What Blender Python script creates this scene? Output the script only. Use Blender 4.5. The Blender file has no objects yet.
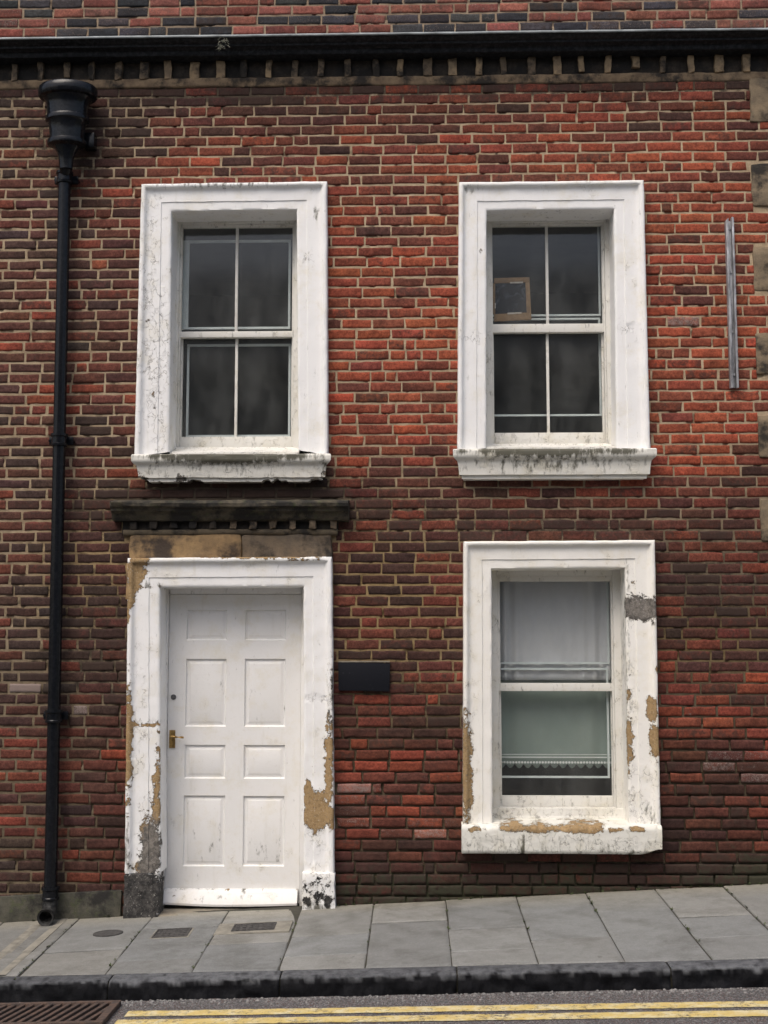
import bpy, bmesh, math, random
import numpy as np
from mathutils import Vector, Matrix
R = random.Random(11)
rng = np.random.default_rng(7)
scene = bpy.context.scene
COL = scene.collection

# ------------------------------------------------------------------ camera model
F = 1250.0
D = 8.6
PITCH = math.radians(5.85)
YAW = math.radians(1.5)           # camera turned slightly to the left of the wall's normal
HC = 1.753
CX = 0.0
fwd = Vector((-math.sin(YAW) * math.cos(PITCH), math.cos(YAW) * math.cos(PITCH), math.sin(PITCH)))
right = fwd.cross(Vector((0, 0, 1))).normalized()
up = right.cross(fwd).normalized()
CAM = Vector((CX + D * math.tan(YAW), -D, HC))

def ray(px, py):
    return fwd + right * ((px - 384) / F) + up * ((512 - py) / F)

def wp(px, py, d=0.0):
    """wall measurement: point of the photograph at d metres in front of the wall face (y = -d) -> (x, z)"""
    r = ray(px, py)
    t = (-d - CAM.y) / r.y
    p = CAM + r * t
    return (p.x, p.z)

SL = 0.0535                        # street gradient, rising to the right
CROSS = 0.03                       # pavement falls to the kerb

def pave_z(x, y):
    return SL * x + CROSS * y

def gp(px, py, dz=0.0):
    """pavement measurement -> (x, y)"""
    r = ray(px, py)
    # CAM.z + t rz = SL (CAM.x + t rx) + CROSS (CAM.y + t ry) + dz
    t = (SL * CAM.x + CROSS * CAM.y + dz - CAM.z) / (r.z - SL * r.x - CROSS * r.y)
    p = CAM + r * t
    return (p.x, p.y)

# ------------------------------------------------------------------ helpers
_tab = rng.random((64, 256, 256))

def vnoise(x, y, seed=0):
    x = np.asarray(x, float); y = np.asarray(y, float)
    xi = np.floor(x).astype(int); yi = np.floor(y).astype(int)
    fx = x - xi; fy = y - yi
    fx = fx * fx * (3 - 2 * fx); fy = fy * fy * (3 - 2 * fy)
    T = _tab[seed % 64]
    a = T[xi % 256, yi % 256]; b = T[(xi + 1) % 256, yi % 256]
    c = T[xi % 256, (yi + 1) % 256]; d = T[(xi + 1) % 256, (yi + 1) % 256]
    return (a * (1 - fx) + b * fx) * (1 - fy) + (c * (1 - fx) + d * fx) * fy

def fbm(x, y, seed=0, o=3):
    s = 0; a = .5; n = 0
    for k in range(o):
        s = s + a * vnoise(np.asarray(x) * 2 ** k, np.asarray(y) * 2 ** k, seed + k); n += a; a *= .5
    return s / n

def link(name, me, mat=None, parent=None):
    o = bpy.data.objects.new(name, me)
    COL.objects.link(o)
    if mat:
        for m in (mat if isinstance(mat, (list, tuple)) else [mat]):
            me.materials.append(m)
    if parent: o.parent = parent
    return o

def tag(o, label=None, cat=None, group=None, kind=None):
    if label: o['label'] = label
    if cat: o['category'] = cat
    if group: o['group'] = group
    if kind: o['kind'] = kind
    return o

def empty(name, loc=(0, 0, 0)):
    o = bpy.data.objects.new(name, None); COL.objects.link(o)
    o.location = loc; o.empty_display_size = .1
    return o

def mesh_from(name, V, Fc, smooth=True, attrs=None, mats=None):
    me = bpy.data.meshes.new(name)
    V = np.asarray(V, np.float32); Fc = np.asarray(Fc, np.int32)
    k = Fc.shape[1]
    me.vertices.add(len(V)); me.vertices.foreach_set('co', V.ravel())
    me.loops.add(Fc.size); me.loops.foreach_set('vertex_index', Fc.ravel())
    me.polygons.add(len(Fc))
    me.polygons.foreach_set('loop_start', np.arange(0, Fc.size, k, dtype=np.int32))
    if mats is not None: me.polygons.foreach_set('material_index', np.asarray(mats, np.int32))
    me.update(calc_edges=True)
    me.polygons.foreach_set('use_smooth', np.full(len(Fc), smooth, bool))
    for an, arr in (attrs or {}).items():
        a = me.attributes.new(an, 'FLOAT_COLOR', 'POINT')
        a.data.foreach_set('color', np.asarray(arr, np.float32).ravel())
    me.validate()
    return me

class MB:
    """collects boxes, tubes, lathes in one bmesh"""
    def __init__(s): s.bm = bmesh.new()
    def box(s, x0, x1, y0, y1, z0, z1, bev=0.0, seg=2):
        r = bmesh.ops.create_cube(s.bm, size=1)
        vs = r['verts']
        for v in vs:
            v.co = Vector(((x0 + x1) / 2 + v.co.x * (x1 - x0), (y0 + y1) / 2 + v.co.y * (y1 - y0), (z0 + z1) / 2 + v.co.z * (z1 - z0)))
        if bev:
            es = list({e for v in vs for e in v.link_edges})
            bmesh.ops.bevel(s.bm, geom=es, offset=bev, segments=seg, profile=.6, affect='EDGES')
        return s
    def quadbox(s, quad, y0, y1, bev=0.0):
        """quad: four (x,z) clockwise-from-bottom-left (bl, br, tr, tl); y0 front, y1 back"""
        f = [s.bm.verts.new((x, y0, z)) for x, z in quad]
        b = [s.bm.verts.new((x, y1, z)) for x, z in quad]
        fs = [s.bm.faces.new(f), s.bm.faces.new(b[::-1])]
        for i in range(4):
            j = (i + 1) % 4
            fs.append(s.bm.faces.new((f[j], f[i], b[i], b[j])))
        if bev:
            es = list({e for fc in fs for e in fc.edges})
            bmesh.ops.bevel(s.bm, geom=es, offset=bev, segments=2, profile=.6, affect='EDGES')
        return s
    def lathe(s, prof, axis0, n=32, flatten=1.0):
        """prof: (radius, z) along vertical axis through axis0 = (x,y)"""
        rings = []
        for r, z in prof:
            rings.append([s.bm.verts.new((axis0[0] + r * math.cos(a), axis0[1] + flatten * r * math.sin(a), z)) for a in [2 * math.pi * i / n for i in range(n)]])
        for a, b in zip(rings, rings[1:]):
            for i in range(n):
                j = (i + 1) % n
                s.bm.faces.new((a[i], a[j], b[j], b[i]))
        s.bm.faces.new(rings[0][::-1]); s.bm.faces.new(rings[-1])
        return s
    def tube(s, pts, radii, n=20, cap=True):
        rings = []
        for i, p in enumerate(pts):
            p = Vector(p)
            a = Vector(pts[max(i - 1, 0)]); b = Vector(pts[min(i + 1, len(pts) - 1)])
            d = (b - a).normalized()
            u = d.cross(Vector((1, 0, 0)))
            if u.length < .1: u = d.cross(Vector((0, 1, 0)))
            u.normalize(); w = d.cross(u)
            r = radii[i] if isinstance(radii, (list, tuple)) else radii
            rings.append([s.bm.verts.new(p + u * r * math.cos(t) + w * r * math.sin(t)) for t in [2 * math.pi * k / n for k in range(n)]])
        for a, b in zip(rings, rings[1:]):
            for i in range(n):
                j = (i + 1) % n
                s.bm.faces.new((a[i], a[j], b[j], b[i]))
        if cap:
            s.bm.faces.new(rings[0][::-1]); s.bm.faces.new(rings[-1])
        return s
    def build(s, name, mat, parent=None, smooth=True, angle=35):
        bmesh.ops.recalc_face_normals(s.bm, faces=s.bm.faces)
        me = bpy.data.meshes.new(name); s.bm.to_mesh(me); s.bm.free()
        me.polygons.foreach_set('use_smooth', np.full(len(me.polygons), smooth, bool))
        if smooth: me.set_sharp_from_angle(angle=math.radians(angle))
        return link(name, me, mat, parent)

# ------------------------------------------------------------------ material helpers
def newmat(name):
    m = bpy.data.materials.new(name); m.use_nodes = True
    nt = m.node_tree; nt.nodes.clear()
    out = nt.nodes.new('ShaderNodeOutputMaterial')
    b = nt.nodes.new('ShaderNodeBsdfPrincipled')
    nt.links.new(b.outputs[0], out.inputs[0])
    return m, nt, b

class N:
    def __init__(s, nt):
        s.nt = nt
        s.geo = nt.nodes.new('ShaderNodeNewGeometry')
    def pos(s, scale=(1, 1, 1), off=(0, 0, 0)):
        n = s.nt.nodes.new('ShaderNodeMapping'); n.inputs['Scale'].default_value = scale; n.inputs['Location'].default_value = off
        s.nt.links.new(s.geo.outputs['Position'], n.inputs['Vector']); return n.outputs[0]
    def noise(s, scale, detail=4, rough=.6, vec=None, dist=0):
        n = s.nt.nodes.new('ShaderNodeTexNoise'); n.inputs['Scale'].default_value = scale
        n.inputs['Detail'].default_value = detail; n.inputs['Roughness'].default_value = rough; n.inputs['Distortion'].default_value = dist
        s.nt.links.new(vec or s.geo.outputs['Position'], n.inputs['Vector']); return n.outputs['Fac']
    def voro(s, scale, feature='DISTANCE_TO_EDGE', vec=None, out='Distance'):
        n = s.nt.nodes.new('ShaderNodeTexVoronoi'); n.feature = feature; n.inputs['Scale'].default_value = scale
        s.nt.links.new(vec or s.geo.outputs['Position'], n.inputs['Vector']); return n.outputs[out]
    def math(s, op, a, b=None, c=None, clamp=False):
        n = s.nt.nodes.new('ShaderNodeMath'); n.operation = op; n.use_clamp = clamp
        for i, v in enumerate((a, b, c)):
            if v is None: continue
            if isinstance(v, (int, float)): n.inputs[i].default_value = v
            else: s.nt.links.new(v, n.inputs[i])
        return n.outputs[0]
    def ramp(s, v, lo, hi, a=0., b=1.):
        n = s.nt.nodes.new('ShaderNodeMapRange'); n.interpolation_type = 'SMOOTHSTEP'
        n.inputs['From Min'].default_value = lo; n.inputs['From Max'].default_value = hi
        n.inputs['To Min'].default_value = a; n.inputs['To Max'].default_value = b
        s.nt.links.new(v, n.inputs['Value']); return n.outputs[0]
    def mix(s, f, a, b, mode='MIX'):
        n = s.nt.nodes.new('ShaderNodeMix'); n.data_type = 'RGBA'; n.blend_type = mode
        for i, v in ((0, f), (6, a), (7, b)):
            if isinstance(v, (int, float)): n.inputs[i].default_value = v
            elif isinstance(v, tuple): n.inputs[i].default_value = (*v, 1) if len(v) == 3 else v
            else: s.nt.links.new(v, n.inputs[i])
        return n.outputs[2]
    def attr(s, name):
        n = s.nt.nodes.new('ShaderNodeAttribute'); n.attribute_name = name
        return n.outputs['Color'], n.outputs['Alpha']
    def sep(s, c):
        n = s.nt.nodes.new('ShaderNodeSeparateColor'); s.nt.links.new(c, n.inputs[0]); return n.outputs
    def bump(s, h, strength=.5, dist=.01, nrm=None):
        n = s.nt.nodes.new('ShaderNodeBump'); n.inputs['Strength'].default_value = strength; n.inputs['Distance'].default_value = dist
        s.nt.links.new(h, n.inputs['Height'])
        if nrm: s.nt.links.new(nrm, n.inputs['Normal'])
        return n.outputs[0]
    def set(s, b, **kw):
        for k, v in kw.items():
            k = k.replace('_', ' ')
            if isinstance(v, (int, float)): b.inputs[k].default_value = v
            elif isinstance(v, tuple): b.inputs[k].default_value = (*v, 1)
            else: s.nt.links.new(v, b.inputs[k])

def simple_mat(name, col, col2=None, rough=.6, scale=20, bump=.2, bdist=.004, metallic=0., spec=.5, detail=5):
    m, nt, b = newmat(name); n = N(nt)
    f = n.noise(scale, detail)
    c = n.mix(n.ramp(f, .35, .68), col, col2 or tuple(x * .7 for x in col))
    n.set(b, Base_Color=c, Roughness=rough, Metallic=metallic, Normal=n.bump(n.noise(scale * 4, 4), bump, bdist))
    b.inputs['Specular IOR Level'].default_value = spec
    return m

# ---- brick / mortar
def mat_brick():
    m, nt, b = newmat('brick'); n = N(nt)
    col, _ = n.attr('bcol'); fld, _ = n.attr('fld'); sp = n.sep(fld)
    f1 = n.noise(38, 6, .75); f2 = n.noise(170, 4, .75); f3 = n.noise(18, 6, .7); f4 = n.noise(75, 5, .7)
    c = n.mix(n.ramp(f1, .40, .58, 0, .9), col, n.mix(1.0, col, (.58, .53, .52), 'MULTIPLY'))
    c = n.mix(n.ramp(f4, .48, .66, 0, .5), c, n.mix(1.0, col, (1.55, 1.62, 1.65), 'MULTIPLY'))
    c = n.mix(n.ramp(f2, .55, .75, 0, .5), c, n.mix(1.0, c, (.45, .45, .48), 'MULTIPLY'))
    # burnt / sooty crust eating in from a brick's end
    soot = n.ramp(n.math('ADD', f3, n.math('MULTIPLY', sp[0], .40)), .66, .90)
    c = n.mix(n.math('MULTIPLY', soot, .78), c, (.040, .025, .019))
    # lime and salt bloom
    salt = n.ramp(n.math('ADD', n.math('ADD', n.math('MULTIPLY', f1, .5), n.math('MULTIPLY', f2, .5)), n.math('MULTIPLY', sp[2], .27)), .66, .84)
    c = n.mix(n.math('MULTIPLY', salt, .55), c, (.36, .29, .26))
    smear = n.ramp(n.noise(30, 6, .75), .60, .78, 0, .28)
    c = n.mix(smear, c, (.30, .21, .15))
    moss = n.ramp(n.math('ADD', n.noise(22, 5, .7), n.math('MULTIPLY', sp[1], .5)), .66, .86)
    c = n.mix(n.math('MULTIPLY', moss, .75), c, (.035, .038, .022))
    h = n.math('ADD', n.math('MULTIPLY', f1, .6), n.math('MULTIPLY', f2, .5))
    n.set(b, Base_Color=c, Roughness=n.ramp(f1, .3, .7, .78, .95), Normal=n.bump(h, .7, .005))
    b.inputs['Specular IOR Level'].default_value = .3
    return m

def mat_mortar():
    m, nt, b = newmat('mortar'); n = N(nt)
    col, _ = n.attr('bcol'); fld, _ = n.attr('fld'); sp = n.sep(fld)
    f1 = n.noise(11, 5, .65); f2 = n.noise(190, 4, .7)
    c = n.mix(n.ramp(f1, .36, .64, 0, .7), col, n.mix(1.0, col, (.58, .54, .50), 'MULTIPLY'))
    c = n.mix(n.ramp(f2, .5, .7, 0, .4), c, n.mix(1.0, c, (.5, .5, .5), 'MULTIPLY'))
    soot = n.ramp(n.math('ADD', n.noise(16, 5, .65), n.math('MULTIPLY', sp[0], .6)), .62, .88)
    c = n.mix(n.math('MULTIPLY', soot, .8), c, (.03, .024, .02))
    moss = n.ramp(n.math('ADD', n.noise(22, 5, .7), n.math('MULTIPLY', sp[1], .55)), .64, .84)
    c = n.mix(n.math('MULTIPLY', moss, .8), c, (.035, .04, .022))
    n.set(b, Base_Color=c, Roughness=.95, Normal=n.bump(n.math('ADD', n.noise(60, 4), n.math('MULTIPLY', f2, .6)), .8, .006))
    b.inputs['Specular IOR Level'].default_value = .2
    return m

# ---- old white paint that peels: wear = (peel, crack, grime, greyness of what is beneath)
def mat_paint(name='old_white_paint', base=(.83, .83, .82), tan=(.40, .275, .14), grey=((.24, .22, .195), (.095, .088, .08))):
    m, nt, b = newmat(name); n = N(nt)
    w, al = n.attr('wear'); sp = n.sep(w)
    f1 = n.noise(30, 6, .7); f2 = n.noise(120, 4, .7); f3 = n.noise(7, 4, .6)
    f0 = n.noise(13, 3, .6)
    ragged = n.math('ADD', n.math('MULTIPLY', n.math('SUBTRACT', f0, .5), 1.3), n.math('ADD', n.math('MULTIPLY', n.math('SUBTRACT', f1, .5), 1.2), n.math('MULTIPLY', n.math('SUBTRACT', f2, .5), .4)))
    peel = n.math('MULTIPLY', n.ramp(n.math('ADD', sp[0], ragged), .50, .54), n.ramp(sp[0], .02, .2))
    streak = n.noise(18, 4, .6, vec=n.pos((1, 1, .18)))
    c = n.mix(n.ramp(n.noise(4.5, 6, .72), .47, .70, 0, .6), base, tuple(x * y for x, y in zip(base, (.90, .86, .75))))
    c = n.mix(n.ramp(f1, .56, .72, 0, .22), c, tuple(x * y for x, y in zip(base, (.70, .69, .66))))
    c = n.mix(n.ramp(streak, .56, .8, 0, .30), c, tuple(x * y for x, y in zip(base, (.74, .71, .62))))
    # cracks in thick paint
    wv = n.nt.nodes.new('ShaderNodeVectorMath'); wv.operation = 'ADD'
    nz = n.nt.nodes.new('ShaderNodeTexNoise'); nz.inputs['Scale'].default_value = 25; nz.inputs['Detail'].default_value = 4
    nt.links.new(n.geo.outputs['Position'], nz.inputs['Vector'])
    sc = n.nt.nodes.new('ShaderNodeVectorMath'); sc.operation = 'SCALE'; sc.inputs['Scale'].default_value = .10
    nt.links.new(nz.outputs['Color'], sc.inputs[0]); nt.links.new(n.geo.outputs['Position'], wv.inputs[0]); nt.links.new(sc.outputs[0], wv.inputs[1])
    mpv = n.nt.nodes.new('ShaderNodeMapping'); mpv.inputs['Scale'].default_value = (1, 1, .42); nt.links.new(wv.outputs[0], mpv.inputs['Vector'])
    ve = n.voro(19, vec=mpv.outputs[0])
    near = n.math('SUBTRACT', 1.0, n.ramp(ve, .006, n.math('MULTIPLY', f1, .07)) if False else n.ramp(ve, .008, .045))
    cell = n.sep(n.voro(19, 'F1', vec=mpv.outputs[0], out='Color'))[0]
    area = n.ramp(n.math('ADD', n.noise(9, 4, .6), n.math('MULTIPLY', sp[1], .45)), .64, .84)
    crack = n.math('MULTIPLY', near, area)
    c = n.mix(n.math('MULTIPLY', crack, n.ramp(f1, .38, .62, .1, .75)), c, (.17, .155, .13))
    gr = n.math('MULTIPLY', n.ramp(n.math('ADD', n.noise(26, 5, .7, vec=n.pos((1, 1, .35))), n.math('MULTIPLY', sp[2], .5)), .62, .86), .92)
    c = n.mix(gr, c, (.055, .052, .03))
    under = n.mix(n.ramp(n.math('ADD', al, n.math('MULTIPLY', n.math('SUBTRACT', f1, .5), 1.2)), .35, .65), n.mix(n.ramp(f2, .3, .7), tan, tuple(x * .72 for x in tan)), n.mix(n.ramp(f1, .35, .65), *grey))
    under = n.mix(n.ramp(n.noise(45, 6, .75), .47, .66, 0, .6), under, n.mix(1.0, under, (.42, .38, .33), 'MULTIPLY'))
    fleck = n.ramp(n.noise(95, 4, .7), .62, .66)
    under = n.mix(n.math('MULTIPLY', fleck, .55), under, (.62, .60, .55))
    c = n.mix(peel, c, under)
    # ragged shadow of the flake's edge, painted into the colour
    edge_shadow = n.math('MULTIPLY', n.ramp(n.math('ADD', sp[0], ragged), .42, .485), n.math('SUBTRACT', 1.0, n.ramp(n.math('ADD', sp[0], ragged), .485, .53)))
    c = n.mix(n.math('MULTIPLY', edge_shadow, .35), c, (.20, .16, .10))
    h = n.math('ADD', n.math('ADD', n.math('MULTIPLY', n.math('SUBTRACT', 1.0, peel), 1.0), n.math('MULTIPLY', f1, .45)), n.math('ADD', n.math('MULTIPLY', crack, -.8), n.math('MULTIPLY', n.math('MULTIPLY', cell, area), 1.0)))
    n.set(b, Base_Color=c, Roughness=n.mix(peel, (.55, .55, .55), (.95, .95, .95)), Normal=n.bump(n.math('SUBTRACT', 1.0, peel), .9, .010, n.bump(h, .6, .005)))
    b.inputs['Specular IOR Level'].default_value = .35
    return m

def mat_stone(name, c1, c2, soot=(.022, .021, .020), amount=.5, moss=.0, scale=14):
    m, nt, b = newmat(name); n = N(nt)
    f1 = n.noise(scale, 6, .65); f2 = n.noise(scale * 9, 4, .7); f3 = n.noise(scale * .45, 5, .65)
    c = n.mix(n.ramp(f1, .35, .68), c1, c2)
    c = n.mix(n.ramp(f3, .62 - amount * .25, .80 - amount * .28, 0, .93), c, soot)
    if moss:
        c = n.mix(n.ramp(n.noise(scale * 1.7, 5, .7), .52, .7, 0, moss), c, (.065, .078, .032))
    c = n.mix(n.ramp(f2, .5, .75, 0, .35), c, n.mix(1.0, c, (.5, .5, .5), 'MULTIPLY'))
    n.set(b, Base_Color=c, Roughness=.9, Normal=n.bump(n.math('ADD', f1, n.math('MULTIPLY', f2, .5)), .8, .008))
    b.inputs['Specular IOR Level'].default_value = .25
    return m

def mat_glass(name='window_glass', d0=.015, d1=.085):
    m = bpy.data.materials.new(name); m.use_nodes = True
    nt = m.node_tree; nt.nodes.clear(); n = N(nt)
    out = nt.nodes.new('ShaderNodeOutputMaterial')
    tr = nt.nodes.new('ShaderNodeBsdfTransparent'); tr.inputs[0].default_value = (.965, .98, .975, 1)
    gl = nt.nodes.new('ShaderNodeBsdfGlossy'); gl.inputs['Roughness'].default_value = .09
    df = nt.nodes.new('ShaderNodeBsdfDiffuse'); df.inputs[0].default_value = (.42, .43, .42, 1)
    fr = nt.nodes.new('ShaderNodeFresnel'); nt.links.new(n.math('ADD', n.math('MULTIPLY', n.geo.outputs['Backfacing'], 1 / 1.45 - 1.45), 1.45), fr.inputs['IOR'])
    nt.links.new(n.bump(n.noise(1.6, 3, .5), .025, .03), gl.inputs['Normal'])
    dust = n.ramp(n.noise(5, 6, .7, vec=n.pos((1, 1, .5))), .3, .8, d0, d1)
    m1 = nt.nodes.new('ShaderNodeMixShader'); m2 = nt.nodes.new('ShaderNodeMixShader')
    nt.links.new(dust, m1.inputs[0]); nt.links.new(tr.outputs[0], m1.inputs[1]); nt.links.new(df.outputs[0], m1.inputs[2])
    nt.links.new(fr.outputs[0], m2.inputs[0]); nt.links.new(m1.outputs[0], m2.inputs[1]); nt.links.new(gl.outputs[0], m2.inputs[2])
    nt.links.new(m2.outputs[0], out.inputs[0])
    return m

def mat_black_paint(name='black_gloss_paint', rough=.09, c=(.006, .007, .009), c2=(.012, .013, .016), spec=.24):
    m, nt, b = newmat(name); n = N(nt)
    f = n.noise(40, 5, .7); g = n.noise(9, 4)
    col = n.mix(n.ramp(f, .4, .7), c, c2)
    col = n.mix(n.ramp(n.noise(70, 5, .75), .64, .74, 0, .5), col, (.09, .085, .08))
    col = n.mix(n.ramp(n.noise(28, 5, .8), .66, .74, 0, .6), col, (.075, .036, .022))
    n.set(b, Base_Color=col, Roughness=n.ramp(g, .3, .7, rough, rough + .12), Normal=n.bump(f, .25, .004))
    b.inputs['Specular IOR Level'].default_value = spec
    return m

M = {}
M['brick'] = mat_brick(); M['mortar'] = mat_mortar()
M['paint'] = mat_paint(); M['cream_paint'] = mat_paint('yellowed_white_paint', base=(.83, .815, .765)); M['plinth_paint'] = mat_paint('plinth_paint', grey=((.085, .08, .075), (.022, .022, .022)))
M['sill_paint'] = mat_paint('weathered_sill_paint', base=(.72, .71, .65))
M['timber'] = mat_paint('sash_timber_paint', base=(.70, .69, .645))
M['door'] = mat_paint('door_paint', base=(.76, .755, .74))
M['glass'] = mat_glass(); M['dusty_glass'] = mat_glass('dusty_window_glass', .02, .08)
M['black'] = mat_black_paint(); M['hopper'] = mat_black_paint('black_gloss_hopper', .06, spec=.26)
M['cornice'] = mat_black_paint('black_painted_stone', .5, (.008, .009, .011), (.034, .036, .04), .2)
M['hood'] = mat_stone('sooty_mossy_stone', (.10, .085, .06), (.05, .045, .035), amount=.85, moss=.55)
M['dentil'] = mat_stone('sooty_sandstone', (.34, .25, .15), (.20, .15, .10), amount=.5)
M['sooty_dentil'] = mat_stone('blackened_sandstone', (.20, .15, .10), (.11, .085, .06), amount=.7)
M['gap'] = mat_stone('soot_black_stone', (.06, .05, .04), (.03, .026, .022), amount=.8)
M['lintel'] = mat_stone('yellow_sandstone', (.36, .24, .12), (.22, .15, .085), soot=(.05, .04, .035), amount=.62, scale=7)
M['quoin'] = mat_stone('quoin_sandstone', (.26, .20, .13), (.15, .12, .085), amount=.6, scale=9)
M['plinth'] = mat_stone('grey_render', (.095, .09, .07), (.05, .05, .04), amount=.6, moss=.6, scale=11)
M['step'] = mat_stone('worn_step_stone', (.26, .23, .18), (.17, .15, .12), amount=.1, scale=8)
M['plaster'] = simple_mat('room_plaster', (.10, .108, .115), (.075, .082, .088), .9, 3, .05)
M['white_frame'] = simple_mat('white_aluminium', (.72, .76, .76), (.64, .68, .68), .4, 12, .03)
M['brass'] = simple_mat('old_brass', (.45, .30, .11), (.25, .16, .06), .35, 60, .1, metallic=.9)
M['steel'] = simple_mat('dull_steel', (.20, .20, .2), (.10, .1, .1), .45, 80, .1, metallic=.8)

# ------------------------------------------------------------------ colour fields over the wall
CP = [  # px, py, dark share, brightness, mortar brightness
 (20,100,.70,.70,.70),(20,200,.55,.85,.80),(20,350,.55,.85,.80),(20,470,.55,.85,.75),(20,600,.80,.72,.62),(20,720,.70,.75,.42),(20,800,.5,.85,.34),(20,860,.5,.75,.28),(20,900,.8,.5,.35),
 (110,100,.80,.62,.68),(110,200,.55,.82,.85),(110,300,.62,.82,.85),(110,420,.58,.85,.8),(110,520,.75,.75,.70),(110,620,.88,.68,.58),(110,720,.75,.75,.42),(110,790,.55,.82,.32),(110,860,.7,.7,.26),
 (235,100,.65,.70,.70),(235,150,.32,.92,.85),(240,490,.85,.5,.40),(390,100,.6,.72,.78),(390,150,.4,.9,.9),(390,220,.25,.98,.95),(390,330,.13,1.1,.95),(390,430,.22,1.05,.85),
 (390,480,.5,.82,.62),(390,520,.62,.72,.58),(390,600,.70,.75,.6),(390,650,.65,.8,.55),(390,720,.7,.7,.32),(390,770,.36,.88,.26),(390,830,.45,.8,.26),(390,870,.7,.6,.22),(390,895,.9,.5,.3),
 (550,100,.55,.75,.78),(550,150,.28,.95,.9),(560,500,.6,.7,.55),(560,525,.7,.6,.34),(560,870,.8,.55,.2),
 (700,110,.5,.8,.82),(700,160,.2,1.0,.95),(700,260,.15,1.05,.95),(700,360,.10,1.12,.95),(700,440,.13,1.05,.85),(700,490,.35,.88,.62),(700,530,.55,.68,.34),(700,590,.75,.62,.26),
 (700,640,.65,.68,.34),(700,690,.5,.8,.22),(700,760,.5,.78,.20),(700,820,.6,.7,.18),(700,860,.8,.5,.18),(700,890,.95,.35,.26)]
CPX = np.array([[*wp(a, b)] for a, b, *_ in CP]); CPV = np.array([c[2:] for c in CP])

def field(x, z):
    x = np.asarray(x, float); z = np.asarray(z, float)
    x2 = x + (fbm(x * 1.3, z * 1.3, 3) - .5) * .5; z2 = z + (fbm(x * 1.3, z * 1.3, 9) - .5) * .5
    d2 = ((x2[:, None] - CPX[:, 0]) * .55) ** 2 + (z2[:, None] - CPX[:, 1]) ** 2 + .02
    w = 1 / d2 ** 2
    return (w @ CPV) / w.sum(1)[:, None]

def blobs(x, z, lst):
    """max over (px,py,rx,ry,strength) patches of a soft bump"""
    x = np.asarray(x, float); z = np.asarray(z, float); r = np.zeros_like(x)
    for px, py, rx, ry, s in lst:
        cx, cz = wp(px, py, .04)
        d = np.sqrt(((x - cx) / (rx / 144.)) ** 2 + ((z - cz) / (ry / 144.)) ** 2)
        r = np.maximum(r, s * np.clip(1.35 - d * .75, 0, 1))
    return r

def wall_fields(x, z):
    """soot, moss, salt"""
    gz = SL * x
    moss = np.clip(1 - (z - gz) / .36, 0, 1) * (.1 + 1.1 * fbm(x * 4, z * 5, 20))
    soot = blobs(x, z, [(230, 497, 125, 14, 1.0), (90, 510, 30, 22, .6), (370, 505, 32, 22, .5), (240, 490, 130, 10, .6), (230, 90, 90, 14, .7), (70, 130, 50, 60, .5), (384, 85, 500, 12, .6), (384, 515, 90, 20, .5), (560, 528, 120, 10, .5), (705, 590, 70, 45, .4), (110, 640, 60, 70, .5), (390, 700, 50, 40, .4), (700, 880, 90, 20, .7),(560,880,110,16,.7),(390,888,60,14,.6)])
    salt = blobs(x, z, [(735, 768, 34, 16, .9), (365, 795, 30, 14, .75), (420, 830, 40, 12, .7), (682, 318, 20, 6, 1.1), (715, 700, 50, 40, .35), (395, 800, 80, 40, .5), (318, 112, 16, 6, .9), (20, 688, 18, 5, 1.2), (345, 820, 14, 8, .9), (69, 712, 10, 9, 1.3)])
    return soot, moss, salt

# ------------------------------------------------------------------ openings (measured on the photograph)
XL, XR = -5.4, 5.2
def rect(px0, py0, px1, py1, d=0.): # px left, py top, px right, py bottom
    a = wp(px0, py0, d); b = wp(px1, py0, d); c = wp(px1, py1, d); e = wp(px0, py1, d)
    return ((a[0] + e[0]) / 2, (e[1] + c[1]) / 2, (b[0] + c[0]) / 2, (a[1] + b[1]) / 2)   # x0,z0,x1,z1

WIN = [
 dict(out=[(134,456),(141,184),(327,181),(328,455)], inn=[(169,452),(171.6,211.5),(296.6,209.5),(298.5,450)], sill=(131,454,331,481), depth=.2,
      glass=(181.5,228,292,437), rail=(330,336), bot=447, munt=True, frame=(176,221,296.5,449)),
 dict(out=[(457.5,451),(459,182),(644,180),(650.5,451)], inn=[(486,448),(486.5,210.5),(614,209),(616.5,448)], sill=(453,448.5,657,478), depth=.2,
      glass=(493,226.5,602.5,433), rail=(324.5,333), bot=443.5, munt=True, frame=(489,220,608.5,446)),
 dict(out=[(463,830),(463.5,541.5),(655,540),(661,829)], inn=[(492.5,828),(491.5,569),(625,568),(629,826)], sill=(462,826,662.5,855), depth=.2,
      glass=(500.5,581.5,612,795.5), rail=(683,691), bot=807, munt=False, frame=(495,573,617,822)),
]
def bbox(pts, d):
    q = [wp(*p, d) for p in pts]
    return (min(a[0] for a in q), min(a[1] for a in q), max(a[0] for a in q), max(a[1] for a in q))
EX = []
for w in WIN:
    x0, z0, x1, z1 = bbox(w['out'], .06)
    EX.append((x0 + .03, z0 - .02, x1 - .03, z1 - .03))
    s = rect(*w['sill'], .08)
    EX.append((s[0] + .05, s[1] + .03, s[2] - .05, s[3]))
DOOR_OUT = [(124,918),(127.5,558),(332,556.5),(334.5,912)]
x0, z0, x1, z1 = bbox(DOOR_OUT, .06)
EX.append((x0 + .03, -.6, x1 - .03, z1 - .03))
HOOD = rect(109, 501, 349, 519, .16); LINT = rect(129, 533, 332, 557, .02)
EX.append((LINT[0] + .01, LINT[1] - .05, LINT[2] - .01, LINT[3] + .02))
HBED = rect(122, 517, 338, 534, .03)
EX.append((HBED[0] + .02, HBED[1], HBED[2] - .02, HBED[3]))
QUO = []
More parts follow.
